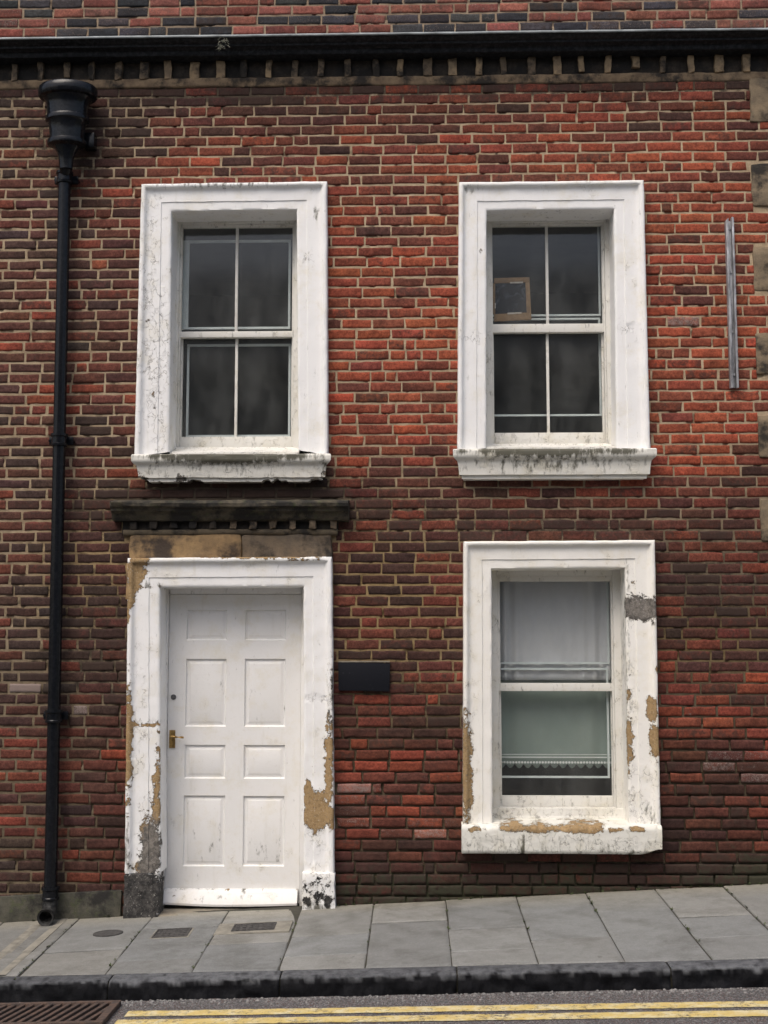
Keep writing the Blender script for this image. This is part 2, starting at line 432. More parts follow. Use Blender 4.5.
for (a, b, c) in [(749,78,122),(751,164,207),(752.5,247,291),(755,333,374),(757,415,457),(760,499,541)]:
    x0, z1 = wp(a, b); _, z0 = wp(a, c)
    QUO.append((x0, z0, x0 + .36, z1)); EX.append((x0 + .012, z0 + .012, x0 + .348, z1 - .012))
ZTOP = wp(384, 84)[1]                       # brickwork ends under the dentil course
ZC0 = wp(384, 51, .12)[1]; ZC1 = wp(384, 33, .2)[1]    # cornice
print('ZTOP', ZTOP, ZC0, ZC1)

def clip_intervals(x0, x1, z0, z1, ex):
    iv = [(x0, x1)]
    for (a, b, c, d) in ex:
        if z1 <= b + .02 or z0 >= d - .02: continue
        nv = []
        for (p, q) in iv:
            if q <= a or p >= c: nv.append((p, q)); continue
            if p < a: nv.append((p, a))
            if q > c: nv.append((c, q))
        iv = nv
    return iv

def brickwork(name, zlo, zhi, ex, parent, parapet=False, seed=0):
    r = random.Random(seed + 5)
    CH = .0747
    B = []   # x0,x1,z0,z1
    z = zlo; k = 0
    while z < zhi - .03:
        h = CH * (1 + r.uniform(-.03, .03))
        if z + h > zhi: h = zhi - z
        x = XL - r.random() * .2
        hdr = (k % 6 == 3)
        # running bond: alternate courses start half a brick over
        x = XL - (.115 if k % 2 else 0) - r.uniform(0, .05)
        while x < XR:
            L = .2335 + r.gauss(0, .007)
            if hdr and r.random() < .3: L = .117 + r.gauss(0, .005)
            elif r.random() < .07: L = .115 + r.gauss(0, .008)
            elif r.random() < .035: L = .07 + r.random() * .05
            a, b = x, min(x + L, XR)
            for (p, q) in clip_intervals(a, b, z, z + h, ex):
                if q - p > .035: B.append((p, q, z, z + h))
            x += L
        z += h; k += 1
    B = np.array(B); n = len(B)
    xc = (B[:, 0] + B[:, 1]) / 2; zc = (B[:, 2] + B[:, 3]) / 2
    if parapet:
        fv = np.column_stack([np.full(n, .45), np.full(n, 1.0), np.full(n, .62)])
        soot = np.full(n, .12); moss = np.zeros(n); salt = np.full(n, .45)
    else:
        fv = field(xc, zc); soot, moss, salt = wall_fields(xc, zc)
    left = np.clip((-2.05 - xc) / .25, 0, 1) if not parapet else np.zeros(n)
    # joints
    gx = .0135 + .003 * left + rng.normal(0, .002, n); gz = .0130 + .003 * left + rng.normal(0, .0014, n)
    x0 = B[:, 0] + gx / 2; x1 = B[:, 1] - gx / 2; z0 = B[:, 2] + gz / 2 + rng.normal(0, .0010, n); z1 = B[:, 3] - gz / 2 + rng.normal(0, .0010, n)
    # ---- per-brick colours (clay burnt to different shades)
    t = rng.random(n)[:, None]
    k_ = (fv[:, 0] * 1.0 - .03 + rng.normal(0, .17, n) + (fbm(xc * 2.2, zc * 5, 57) - .5) * .7 + (rng.random(n) < .03) * .35).clip(0, 1)
    stops = np.array([0, .22, .45, .7, 1.0]); pal = np.array([[.300, .069, .034], [.225, .056, .031], [.148, .045, .029], [.088, .034, .025], [.052, .027, .021]])
    burnt = np.column_stack([np.interp(k_, stops, pal[:, q]) for q in range(3)])
    isd = k_ > .6
    grey_ = (np.clip((-1.75 - xc) / .4, 0, 1) * np.clip(k_ - .3, 0, 1))[:, None]
    burnt = burnt * (1 - grey_ * .8) + np.array([.068, .046, .039]) * grey_ * .8
    u = rng.random(n)
    if parapet:
        red = (1 - t) * np.array([.20, .058, .042]) + t * np.array([.32, .115, .085]); drk = (1 - t) * np.array([.018, .02, .025]) + t * np.array([.05, .045, .05])
        burnt = np.where(u[:, None] < .44, drk, red * .8)
    c = burnt * (.35 + .65 * fv[:, 1:2]) * rng.normal(1, .10, (n, 1)).clip(.7, 1.22)
    c = c * rng.normal(1, .05, (n, 3))
    bs = soot + rng.random(n) ** 3 * .75 + np.where(isd, .1, 0)
    # ---- geometry: nx x nz front grid + skirt
    ex_ = np.array([0, .0035, .010]);
    U = 9; Wn = 6
    Lx = x1 - x0; Lz = z1 - z0
    us = np.stack([np.zeros(n), np.full(n, .0014), np.full(n, .006), Lx * .3, Lx * .5, Lx * .7, Lx - .006, Lx - .0014, Lx], 1)
    us[:, 2] = np.minimum(us[:, 2], Lx * .25); us[:, 6] = np.maximum(us[:, 6], Lx * .75)
    ws = np.stack([np.zeros(n), np.full(n, .0014), Lz * .25, Lz * .75, Lz - .0014, Lz], 1)
    X = x0[:, None, None] + us[:, :, None] + np.zeros((1, 1, Wn)); Z = z0[:, None, None] + ws[:, None, :] + np.zeros((1, U, 1))
    sid = np.arange(n)[:, None, None] * 3.17
    # outline wander
    du = (vnoise(Z * 40 + sid, X * 9 + sid, 31) - .5) * .005; dw = (vnoise(X * 34 + sid, sid + Z * 9, 32) - .5) * .0055
    damage = (1.4 * rng.random(n) ** 4)[:, None, None]
    X = X + du * (1 + damage); Z = Z + dw * (1 + damage)
    # pull corners in
    cr = (.0010 + .012 * rng.random((n, 4)) ** 5)
    for q, (i, j, sx, sz) in enumerate([(0, 0, 1, 1), (U - 1, 0, -1, 1), (0, Wn - 1, 1, -1), (U - 1, Wn - 1, -1, -1)]):
        X[:, i, j] += sx * cr[:, q]; Z[:, i, j] += sz * cr[:, q] * .8
    prof = np.ones((U, Wn)); prof[0] = prof[-1] = 0; prof[:, 0] = prof[:, -1] = 0
    prof[1, 1:-1] = prof[-2, 1:-1] = .80; prof[1:-1, 1] = prof[1:-1, -2] = np.minimum(prof[1:-1, 1], .84)
    base = rng.normal(0, .0005, n)[:, None, None]
    tiltx = rng.normal(0, .0005, n)[:, None, None] * ((np.arange(U) - 4) / 4)[None, :, None]
    tiltz = rng.normal(0, .0004, n)[:, None, None] * ((np.arange(Wn) - 2.5) / 2.5)[None, None, :]
    lowb = (np.clip((wp(384, 740)[1] + .35 - zc) / .5, 0, 1) * np.clip((xc + 2.1) / .3, 0, 1) if not parapet else np.zeros(n))[:, None, None]
    Yo = .0032 + .002 * lowb - prof[None] * (.0042 + .003 * lowb) - base - tiltx - tiltz + (fbm(X * 45 + sid, Z * 45, 40) - .5) * .0026
    bulge = (fbm(X * .7, Z * .7, 50) - .5) * .02
    Y = Yo + bulge
    V = np.stack([X, Y, Z], -1).reshape(n, U * Wn, 3)
    # skirt ring
    ring = [(i, 0) for i in range(U)] + [(U - 1, j) for j in range(1, Wn)] + [(i, Wn - 1) for i in range(U - 2, -1, -1)] + [(0, j) for j in range(Wn - 2, 0, -1)]
    ri = np.array([i * Wn + j for i, j in ring]); m = len(ri)
    S = V[:, ri].copy(); S[:, :, 1] += .03
    V = np.concatenate([V, S], 1); per = U * Wn + m
    fs = [(i * Wn + j, (i + 1) * Wn + j, (i + 1) * Wn + j + 1, i * Wn + j + 1) for i in range(U - 1) for j in range(Wn - 1)]
    fs += [(ri[(k + 1) % m], ri[k], U * Wn + k, U * Wn + (k + 1) % m) for k in range(m)]
    fs = np.array(fs)
    Fc = (fs[None] + (np.arange(n) * per)[:, None, None]).reshape(-1, 4)
    Vb = V.reshape(-1, 3)
    bcol = np.repeat(np.column_stack([c.clip(.004, .6), np.ones(n)]), per, 0)
    # clay fired unevenly: each brick's colour drifts along its length
    ss_ = np.repeat(np.arange(n) * 1.37, per)
    drift = fbm(Vb[:, 0] * 14 + ss_, Vb[:, 2] * 24 + ss_, 55)
    bcol[:, :3] *= (.45 + 1.12 * drift)[:, None] * np.array([1, 1, 1])
    fld = np.repeat(np.column_stack([bs, moss, salt * (.5 + rng.random(n)), np.ones(n)]), per, 0)
    # ---- mortar sheet (grid with the openings left out)
    st = .013
    gx_ = np.arange(XL, XR + st, st); gz_ = np.arange(zlo, zhi + st * .5, st)
    nx, nz = len(gx_), len(gz_)
    GX, GZ = np.meshgrid(gx_, gz_, indexing='ij')
    fx, fz = GX.ravel(), GZ.ravel()
    if parapet:
        mv = np.full(len(fx), .85); ms = np.full(len(fx), .1); mm = np.zeros(len(fx)); msalt = mm; d = np.full(len(fx), .004)
        mc = np.array([.40, .31, .22])[None] * mv[:, None]
    else:
        mv = np.concatenate([field(fx[i:i + 40000], fz[i:i + 40000])[:, 2] for i in range(0, len(fx), 40000)])
        ms, mm, msalt = wall_fields(fx, fz)
        zb = wp(384, 740)[1]
        low = np.clip((zb + .35 - fz) / .5, 0, 1) * np.clip((fx + 2.1) / .3, 0, 1)
        d = .0028 + .0115 * low
        yel = np.clip(blobs(fx, fz, [(390, 610, 90, 90, 1), (710, 640, 80, 30, 1), (110, 570, 60, 60, .8)]), 0, 1)[:, None]
        mc = ((1 - yel) * np.array([.52, .41, .275]) + yel * np.array([.50, .36, .18])) * mv[:, None]
    hole = (fbm(fx * 12, fz * 12, 44) > .72) * .010
    Y = d + (fbm(fx * 26, fz * 26, 41) - .5) * .003 + hole + (fbm(fx * .7, fz * .7, 50) - .5) * .02
    Vm = np.column_stack([fx, Y, fz])
    i, j = np.meshgrid(np.arange(nx - 1), np.arange(nz - 1), indexing='ij')
    i, j = i.ravel(), j.ravel()
    cx = gx_[i] + st / 2; cz = gz_[j] + st / 2
    keep = np.ones(len(i), bool)
    for (a, b, c_, dd) in ex:
        keep &= ~((cx > a) & (cx < c_) & (cz > b) & (cz < dd))
    i, j = i[keep], j[keep]
    Fm = np.stack([i * nz + j, (i + 1) * nz + j, (i + 1) * nz + j + 1, i * nz + j + 1], 1)
    V = np.concatenate([Vb, Vm]); Fa = np.concatenate([Fc, Fm + len(Vb)])
    bc = np.concatenate([bcol, np.column_stack([mc, np.ones(len(fx))])])
    fl = np.concatenate([fld, np.column_stack([ms, mm, msalt, np.ones(len(fx))])])
    me = mesh_from(name, V, Fa, True, dict(bcol=bc, fld=fl), np.concatenate([np.zeros(len(Fc)), np.ones(len(Fm))]))
    print(name, 'bricks', n, 'verts', len(V))
    return link(name, me, [M['brick'], M['mortar']], parent)

# ================================================================== THE HOUSE
house = empty('brick_house', (0, 0, 0))
tag(house, 'old red brick house with white panelled door, three white sash windows and black cornice', 'house')
brickwork('wall', -.55, ZTOP, EX, house)
brickwork('parapet', ZC1 - .05, wp(384, 0)[1] + .55, [], house, parapet=True, seed=3)
cp = MB(); zc = wp(384, 0)[1] + .55
cp.box(XL, XR, -.06, .36, zc, zc + .09, .01); cp.build('coping', M['quoin'], house)

# masonry behind the face (wall thickness above / between rooms)
# ---- cornice
def sweep_x(prof, x0, x1, step, amp, seed, zslope=None):
    """prof list of (d, z); returns a MB-less mesh arrays"""
    xs = np.arange(x0, x1 + step * .5, step); k = len(prof)
    P = np.array(prof)
    X = np.repeat(xs, k); Dd = np.tile(P[:, 0], len(xs)); Zz = np.tile(P[:, 1], len(xs))
    nn = fbm(X * 6, Zz * 30 + Dd * 30, seed) - .5; n2 = fbm(X * 40, Zz * 40 + Dd * 40, seed + 5) - .5
    Dd = Dd + nn * amp * 2 + n2 * amp; Zz = Zz + (fbm(X * 5, Dd * 30, seed + 2) - .5) * amp * 2
    V = np.column_stack([X, -Dd, Zz])
    i, j = np.meshgrid(np.arange(len(xs) - 1), np.arange(k - 1), indexing='ij'); i = i.ravel(); j = j.ravel()
    Fc = np.stack([i * k + j, i * k + j + 1, (i + 1) * k + j + 1, (i + 1) * k + j], 1)
    return V, Fc[:, ::-1]

h = ZC1 - ZC0
prof = [(-.05, ZC0 - .004), (.085, ZC0), (.092, ZC0 + .012), (.093, ZC0 + .03), (.118, ZC0 + .042), (.14, ZC0 + h * .45), (.142, ZC0 + h * .60), (.165, ZC0 + h * .68), (.188, ZC0 + h * .85), (.192, ZC1 - .006), (.186, ZC1), (-.05, ZC1 + .03)]
fine = [prof[0]]
for a, b in zip(prof, prof[1:]):
    L = math.hypot(b[0] - a[0], b[1] - a[1]); kk = max(1, int(L / .02))
    for q in range(1, kk + 1): fine.append((a[0] + (b[0] - a[0]) * q / kk, a[1] + (b[1] - a[1]) * q / kk))
V, Fc = sweep_x(fine, XL, XR, .03, .002, 12)
cornice = link('cornice', mesh_from('cornice', V, Fc), M['cornice'], house)
cornice.data.set_sharp_from_angle(angle=math.radians(40))
M['lead'] = simple_mat('weathered_lead', (.27, .30, .31), (.10, .115, .12), .55, 5, .3, .006)
fl = [(.0, ZC1 + .034), (.187, ZC1 + .0075), (.200, ZC1 + .004), (.203, ZC1 - .006), (.201, ZC1 - .014), (.194, ZC1 - .013)]
V, Fc = sweep_x(fl, XL, XR, .03, .0018, 22); link('flashing', mesh_from('flashing', V, Fc), M['lead'], cornice)
# dentil course: sooty back band, short stone dentils with black gaps, tan string below
ZD0 = wp(384, 75, .02)[1]
bd = MB(); bd.box(XL, XR, .02, .06, ZD0 - .002, ZC0 + .02); bd.build('dentil_band', M['gap'], cornice)
V, Fc = sweep_x([(-.03, ZTOP - .012), (.004, ZTOP - .010), (.008, ZTOP + .004), (.010, ZTOP + .02), (.010, (ZTOP + ZD0) / 2), (.011, ZD0 - .02), (.010, ZD0 - .004), (-.004, ZD0), (-.03, ZD0 + .001)], XL, XR, .02, .007, 8)
link('bed_mould', mesh_from('bed_mould', V, Fc), mat_stone('stained_band', (.24, .175, .11), (.13, .095, .065), amount=.6, scale=11), cornice)
def rough(o, amp, freq, seed, sub=None):
    me = o.data; n = len(me.vertices); co = np.empty(n * 3, np.float32); me.vertices.foreach_get('co', co); co = co.reshape(-1, 3)
    a = co[:, 0] * freq + co[:, 1] * freq * .7; b = co[:, 2] * freq - co[:, 1] * freq * .6
    co[:, 0] += (fbm(a, b, seed) - .5) * amp; co[:, 1] += (fbm(a + 9, b, seed + 3) - .5) * amp; co[:, 2] += (fbm(a, b + 9, seed + 6) - .5) * amp
    me.vertices.foreach_set('co', co.ravel()); me.update()
def gridbox(mb, x0, x1, y0, y1, z0, z1, bev, cut):
    mb.box(x0, x1, y0, y1, z0, z1, bev, 2)
    bmesh.ops.subdivide_edges(mb.bm, edges=[e for e in mb.bm.edges if e.calc_length() > cut * 1.5], cuts=max(1, int(min(.3, max(x1 - x0, z1 - z0)) / cut)), use_grid_fill=True)
x = wp(-40, 65)[0]; xend = wp(820, 65)[0]; i = 0
while x < xend:
    d = MB(); wd = .052 + R.uniform(-.012, .016)
    hh = R.uniform(0, .012)
    gridbox(d, x, x + wd, -.014 - R.uniform(0, .008), .019, ZD0 - .006 + (R.uniform(.01, .05) if R.random() < .12 else 0), ZC0 - .005, .006, .03)
    o = d.build('dentil', M['sooty_dentil'] if (x < wp(120, 65)[0] or R.random() < .35) else M['dentil'], cornice); rough(o, .022, 20, i); i += 1
    x += .187 + R.uniform(-.012, .012)

# ---- window surrounds
def surround_mesh(name, outer, inner, depth, wearf, prof=None, n=(60, 34, 60), seed=0):
    """outer / inner: bl, tl, tr, br in wall metres"""
    pr = prof or [(0, -.03), (0, .060), (.015, .072), (.05, .077), (.13, .077), (.165, .070), (.19, .060), (.25, .052), (.30, .050), (.42, .0495), (.54, .0495), (.66, .049), (.672, .043), (.78, .0425), (.9, .0425), (.975, .042), (1, .036), (1, 0.0), (1, -.05), (1, -.1), (1, -depth)]
    o = [Vector(p) for p in outer]; q = [Vector(p) for p in inner]
    rows = []
    for s in range(3):
        for k in range(n[s] + (1 if s == 2 else 0)):
            t = k / n[s]
            rows.append((o[s].lerp(o[s + 1], t), q[s].lerp(q[s + 1], t)))
    K = len(pr); V = []
    for a, b in rows:
        for (t, d) in pr:
            p = a.lerp(b, t); V.append((p.x, -d, p.y))
    V = np.array(V)
    nn = fbm(V[:, 0] * 11 + V[:, 1] * 20, V[:, 2] * 11, seed) - .5; n2 = fbm(V[:, 0] * 45 + V[:, 1] * 50, V[:, 2] * 45, seed + 4) - .5
    V[:, 1] += nn * .005 + n2 * .004; V[:, 0] += (fbm(V[:, 2] * 14, V[:, 0] * 3, seed + 8) - .5) * .006
    V[:, 2] += (fbm(V[:, 0] * 14, V[:, 2] * 3, seed + 9) - .5) * .006
    Fc = [(i * K + j, (i + 1) * K + j, (i + 1) * K + j + 1, i * K + j + 1) for i in range(len(rows) - 1) for j in range(K - 1)]
    W = wearf(V[:, 0], V[:, 2], V[:, 1]); W[:, 0] *= np.clip(1 - (V[:, 1] + .02) / .05, 0, 1)
    me = mesh_from(name, V, np.array(Fc), True, dict(wear=W))
    me.set_sharp_from_angle(angle=math.radians(50))
    return me

def wear_fn(peel, crack, grime, grey, crack0=.12, grime0=.0):
    def f(x, z, y):
        p = blobs(x, z, peel) if peel else np.zeros(len(x)); c = np.maximum(blobs(x, z, crack), crack0) if crack else np.full(len(x), crack0)
        g = np.maximum(blobs(x, z, grime), grime0) if grime else np.full(len(x), grime0)
        gr = blobs(x, z, grey) if grey else np.zeros(len(x))
        return np.column_stack([p, c, g, gr])
    return f

SURW = [
 wear_fn([(150,322,6,5,.36),(154,400,3,12,.34),(152,345,6,8,.36)], [(150,260,16,90,.62),(155,360,14,90,.85),(156,420,10,40,.7),(310,258,14,6,.7)], [(220,186,70,3,.4),(316,214,4,6,.5),(238,216,70,6,.2)], [(150,350,30,100,.35)], .12),
 wear_fn([(484,252,5,4,.45)], [(472,338,14,6,.8),(630,330,14,5,.6),(600,185,40,10,.4)], [(470,190,8,5,.3),(550,214,70,6,.15)], [], .05),
 wear_fn([(640,609,17,12,.95),(628,745,5,24,.78),(651,708,5,11,.85),(656,742,7,16,.9),(466,765,6,48,.85),(633,590,3,14,.5),(628,712,3,30,.5),(656,672,2,10,.5)],
         [(640,800,22,40,.6),(650,780,16,40,.6),(632,720,8,60,.5),(470,700,10,40,.4)], [(650,815,14,10,.35),(468,820,10,6,.4),(628,640,3,90,.35)], [(640,606,26,16,1.1)], .10),
]
def strip(mb, p0, p1, w0, w1, y0, y1): pass

M['cardboard'] = simple_mat('brown_cardboard', (.27, .165, .085), (.20, .12, .06), .85, 30, .1)
M['net'] = None

def timber_wear(amount=.35, peel=()):
    return lambda x, z, y: np.column_stack([blobs(x, z, list(peel)) if peel else np.zeros(len(x)), np.full(len(x), amount), np.full(len(x), .12), np.full(len(x), .8)])

def add_wear(o, fn):
    me = o.data; n = len(me.vertices); co = np.empty(n * 3, np.float32); me.vertices.foreach_get('co', co); co = co.reshape(-1, 3)
    a = me.attributes.new('wear', 'FLOAT_COLOR', 'POINT')
    a.data.foreach_set('color', fn(co[:, 0], co[:, 2], co[:, 1]).astype(np.float32).ravel())

WLAB = ['upper left sash window with cracked white paint and blackened sill', 'upper right sash window with a small brown framed picture behind its glass', 'ground floor sash window of two large panes with peeling surround']
for wi, w in enumerate(WIN):
    YD = w['depth']                      # sash box stands this far behind the face
    fx0, fy0, fx1, fy1 = w['frame']
    fr = rect(fx0, fy0, fx1, fy1, -YD)
    inner = [wp(*p, .04) for p in w['inn']]; outer = [wp(*p, .07) for p in w['out']]
    # box frame: four timbers that fill the opening from behind the reveal
    xa = min(inner[0][0], inner[1][0]) - .05; xb = max(inner[2][0], inner[3][0]) + .05; zt = inner[1][1] + .08; zb = min(inner[0][1], inner[3][1]) - .02
    g = rect(*w['glass'], -(YD + .03))
    b = MB(); e = .002
    b.box(xa, fr[0] + .018, YD - .012, YD + .11, zb, zt, .004); b.box(fr[2] - .018, xb, YD - .012, YD + .11, zb, zt, .004)
    b.box(fr[0] + .0185, fr[2] - .0185, YD - .010, YD + .11, fr[3] - .02, zt - .002, .004)
    # staff bead, stepped
    b.box(fr[0] + .0185, fr[0] + .03, YD + .008, YD + .05, fr[1] + .02, fr[3] - .021, .002); b.box(fr[2] - .03, fr[2] - .0185, YD + .008, YD + .05, fr[1] + .02, fr[3] - .021, .002)
    b.box(fr[0] + .0185, fr[2] - .0185, YD + .006, YD + .05, fr[3] - .033, fr[3] - .0205, .002)
    wo = b.build('window', M['timber'], house); add_wear(wo, timber_wear())
    wo['label'] = WLAB[wi]
    # timber sill under the sashes, sloping
    zs0 = wp(fx0, w['sill'][1], .03)[1]; zbot = wp(fx0, w['bot'], -YD)[1]
    s = MB(); q = s.bm
    pts = [(.02, zs0 - .02), (.018, zs0 + .012), (-YD + .02, zbot - .018), (-YD - .0, zbot - .002), (-YD - .10, zbot - .002), (-YD - .10, zs0 - .02)]
    if wi == 2:
        zf0, zf1 = wp(560, 823, -YD + .06)[1], wp(560, 809, -YD + .06)[1]
        pts = [(-YD + .055, zf0 - .05), (-YD + .06, zf0), (-YD + .06, (zf0 * .6 + zf1 * .4)), (-YD + .048, (zf0 * .55 + zf1 * .45)), (-YD + .045, zf1), (-YD - .0, zbot - .002), (-YD - .10, zbot - .002), (-YD - .10, zf0 - .05)]
    A = [q.verts.new((inner[0][0] - .001, -d, z)) for d, z in pts]; Bv = [q.verts.new((inner[3][0] + .001, -d, z)) for d, z in pts]
    q.faces.new(A); q.faces.new(Bv[::-1])
    for k in range(len(pts)): q.faces.new((A[k], Bv[k], Bv[(k + 1) % len(pts)], A[(k + 1) % len(pts)]))
    bmesh.ops.bevel(q, geom=list(q.edges), offset=.003, segments=2, affect='EDGES')
    o = s.build('timber_sill', M['timber'], wo); add_wear(o, timber_wear(.7))
    # sashes: upper one in front
    mz0, mz1 = wp(500, w['rail'][1], -YD - .03)[1], wp(500, w['rail'][0], -YD - .03)[1]
    gx0, gz0, gx1, gz1 = g
    st = .03
    sx0, sx1 = fr[0] + .024, fr[2] - .024
    mx = (gx0 + gx1) / 2 - (.004 if wi == 0 else 0)
    def sash(y0, y1, zlo, zhi, ziL, ziH, xi0, xi1):
        m_ = MB()
        m_.box(sx0, xi0, y0, y1, zlo, zhi, .004); m_.box(xi1, sx1, y0, y1, zlo, zhi, .004)
        m_.box(xi0 - .002, xi1 + .002, y0 + .001, y1 - .001, zlo, ziL, .004); m_.box(xi0 - .002, xi1 + .002, y0 + .001, y1 - .001, ziH, zhi, .004)
        if w['munt']:
            m_.box(mx - .010, mx + .010, y0 + .004, y1 - .004, ziL - .002, ziH + .002, .004)
        return m_
    yu, yl = YD + .014, YD + .056
    us = sash(yu, yu + .038, mz0, gz1 + .045, mz1, gz1, gx0, gx1).build('sash', M['timber'], wo); add_wear(us, timber_wear(.25))
    g2 = rect(w['glass'][0], w['glass'][1], w['glass'][2], w['glass'][3], -(yl + .02))
    ls = sash(yl, yl + .038, zbot - .001, mz1 - .006, g2[1], mz0 + .004, gx0 + .006, gx1 - .006).build('sash', M['timber'], wo); add_wear(ls, timber_wear(.45))
    def pane(x0, x1, z0, z1, y):
        p = MB(); p.box(x0, x1, y, y + .004, z0, z1); return p.build('pane', M['dusty_glass' if wi == 2 else 'glass'], wo, smooth=False)
    xs = [(gx0 - .004, mx - .006), (mx + .006, gx1 + .004)] if w['munt'] else [(gx0 - .004, gx1 + .004)]
    for (a, c) in xs:
        pane(a, c, mz1 - .004, gz1 + .004, yu + .017)
        pane(a + (.006 if a < mx - .1 else 0), c - (.006 if c > mx + .1 else 0), g2[1] - .004, mz0 + .008, yl + .017)
    # inner secondary glazing
    ys = YD + (.115 if wi != 2 else .096)
    if wi == 0: sg = [(186.5,240,290.5,329), (186.5,344,290.5,437)]
    elif wi == 1: sg = [(486,318,601,416), (486,214,600,316)]
    else: sg = [(492,668,609,778), (492,572,609,664)]
    b = MB(); sw = .016 if wi == 0 else .013
    for q_ in sg:
        a = rect(*q_, -ys)
        b.box(a[0], a[0] + sw, ys, ys + .02, a[1], a[3]); b.box(a[2] - sw, a[2], ys, ys + .02, a[1], a[3])
        b.box(a[0] + sw, a[2] - sw, ys + .001, ys + .019, a[1], a[1] + sw); b.box(a[0] + sw, a[2] - sw, ys + .001, ys + .019, a[3] - sw, a[3])
    if wi == 0:
        a = rect(*sg[0], -ys); b.box(a[0] - .03, a[0] - .001, ys + .002, ys + .018, a[1], a[3])
    b.build('secondary_glazing', M['white_frame'], wo)
    # stone surround
    me = surround_mesh('surround', outer, inner, YD - .006, SURW[wi], seed=wi * 3)
    link('surround', me, M['cream_paint' if wi == 2 else 'paint'], wo)
    # sill
    sl = rect(*w['sill'], .13); zh = sl[3] - sl[1]
    if wi < 2:
        pf = [(-.02, sl[1]), (.076, sl[1] + .002), (.078, sl[1] + .026), (.094, sl[1] + .029), (.098, sl[1] + zh * .38), (.106, sl[1] + zh * .60), (.128, sl[1] + zh * .70), (.136, sl[1] + zh * .76), (.137, sl[3] - .008), (.130, sl[3]), (-.03, sl[3] + .018)]
    else:
        pf = [(-.02, sl[1]), (.105, sl[1] + .003), (.118, sl[1] + .018), (.122, sl[1] + zh * .5), (.124, sl[3] - .02), (.112, sl[3] - .001), (-.03, sl[3] + .010), (-YD + .02, sl[3] + .013)]
    fine = [pf[0]]
    for a, c in zip(pf, pf[1:]):
        L = math.hypot(c[0] - a[0], c[1] - a[1]); kk = max(1, int(L / .012))
        for q_ in range(1, kk + 1): fine.append((a[0] + (c[0] - a[0]) * q_ / kk, a[1] + (c[1] - a[1]) * q_ / kk))
    V, Fc = sweep_x(fine, sl[0], sl[2], (sl[2] - sl[0]) / 110, .0022, 20 + wi)
    k = len(fine); nx = len(V) // k
    if wi < 2:
        hw = (sl[2] - sl[0]) / 2; V[:, 0] = (sl[0] + sl[2]) / 2 + (V[:, 0] - (sl[0] + sl[2]) / 2) * (hw - np.clip(.137 + V[:, 1], 0, .075)) / hw
    # knock chips out of the lower / upper front edges and round the ends
    ch = np.clip((fbm(V[:, 0] * 22, V[:, 0] * 0, 33 + wi, 4) - .55) * 4, 0, 1)
    lowedge = np.exp(-((V[:, 2] - sl[1]) / .022) ** 2)
    if wi == 0: V[:, 2] += ch * lowedge * .022
    if wi == 2:
        hi = np.exp(-((V[:, 2] - sl[3]) / .02) ** 2) * (V[:, 1] < -.06); V[:, 1] += ch * hi * .03
        endc = np.clip((V[:, 0] - (sl[2] - .16)) / .16, 0, 1) ** 2 * lowedge; V[:, 2] += endc * .05
    # return the moulding at the two ends (scale in toward the wall)
    caps = [list(range(0, k))[::-1], list(range((nx - 1) * k, nx * k))]
    y0s = sl[0]; W = None
    if wi == 0:
        wf = wear_fn([(140,478,12,5,.6),(185,480,10,4,.6),(325,476,10,5,.5),(134,470,3,8,.5)], [(230,468,110,20,.6)], [(225,459,62,6,.95),(290,458,30,4,.7),(160,458,20,4,.7),(230,466,70,10,.33),(325,468,5,10,.5)], [(230,475,120,30,.7)])
    elif wi == 1:
        wf = wear_fn([(500,450,12,2,.5)], [(550,468,110,16,.4)], [(545,453,70,5,.85),(490,453,20,4,.7),(620,453,18,4,.7),(550,462,80,10,.42)], [(550,475,120,30,.7)])
    else:
        wf = wear_fn([(512,826,12,3.5,.85),(541,827,16,3.5,.9),(582,827,24,4,.95),(612,828,10,3,.75),(475,827,8,2.5,.55),(636,828,12,2.5,.6)], [(560,845,120,20,.7)], [(500,848,40,8,.25),(630,852,30,6,.38),(522,846,1.5,14,.75),(560,846,100,10,.2)], [(520,832,14,5,.5)])
    me = bpy.data.meshes.new('sill'); me.from_pydata(V.tolist(), [], Fc.tolist() + [caps[0], caps[1]]); me.update()
    me.polygons.foreach_set('use_smooth', np.ones(len(me.polygons), bool)); me.set_sharp_from_angle(angle=math.radians(45))
    bmx = bmesh.new(); bmx.from_mesh(me); bmesh.ops.recalc_face_normals(bmx, faces=bmx.faces); bmx.to_mesh(me); bmx.free()
    o = link('sill', me, M['sill_paint'], wo); add_wear(o, wf)
    # room behind
    mz = (inner[0][1] + inner[1][1]) / 2; mxx = (inner[0][0] + inner[3][0]) / 2
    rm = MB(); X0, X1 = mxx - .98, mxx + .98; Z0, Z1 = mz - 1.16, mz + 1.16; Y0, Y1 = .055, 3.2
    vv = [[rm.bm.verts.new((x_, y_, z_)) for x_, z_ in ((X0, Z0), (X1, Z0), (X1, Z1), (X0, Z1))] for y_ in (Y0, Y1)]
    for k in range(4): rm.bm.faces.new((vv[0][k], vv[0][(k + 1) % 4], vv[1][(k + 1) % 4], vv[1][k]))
    rm.bm.faces.new(vv[1]); rm.build('room', M['plaster'], wo, smooth=False)

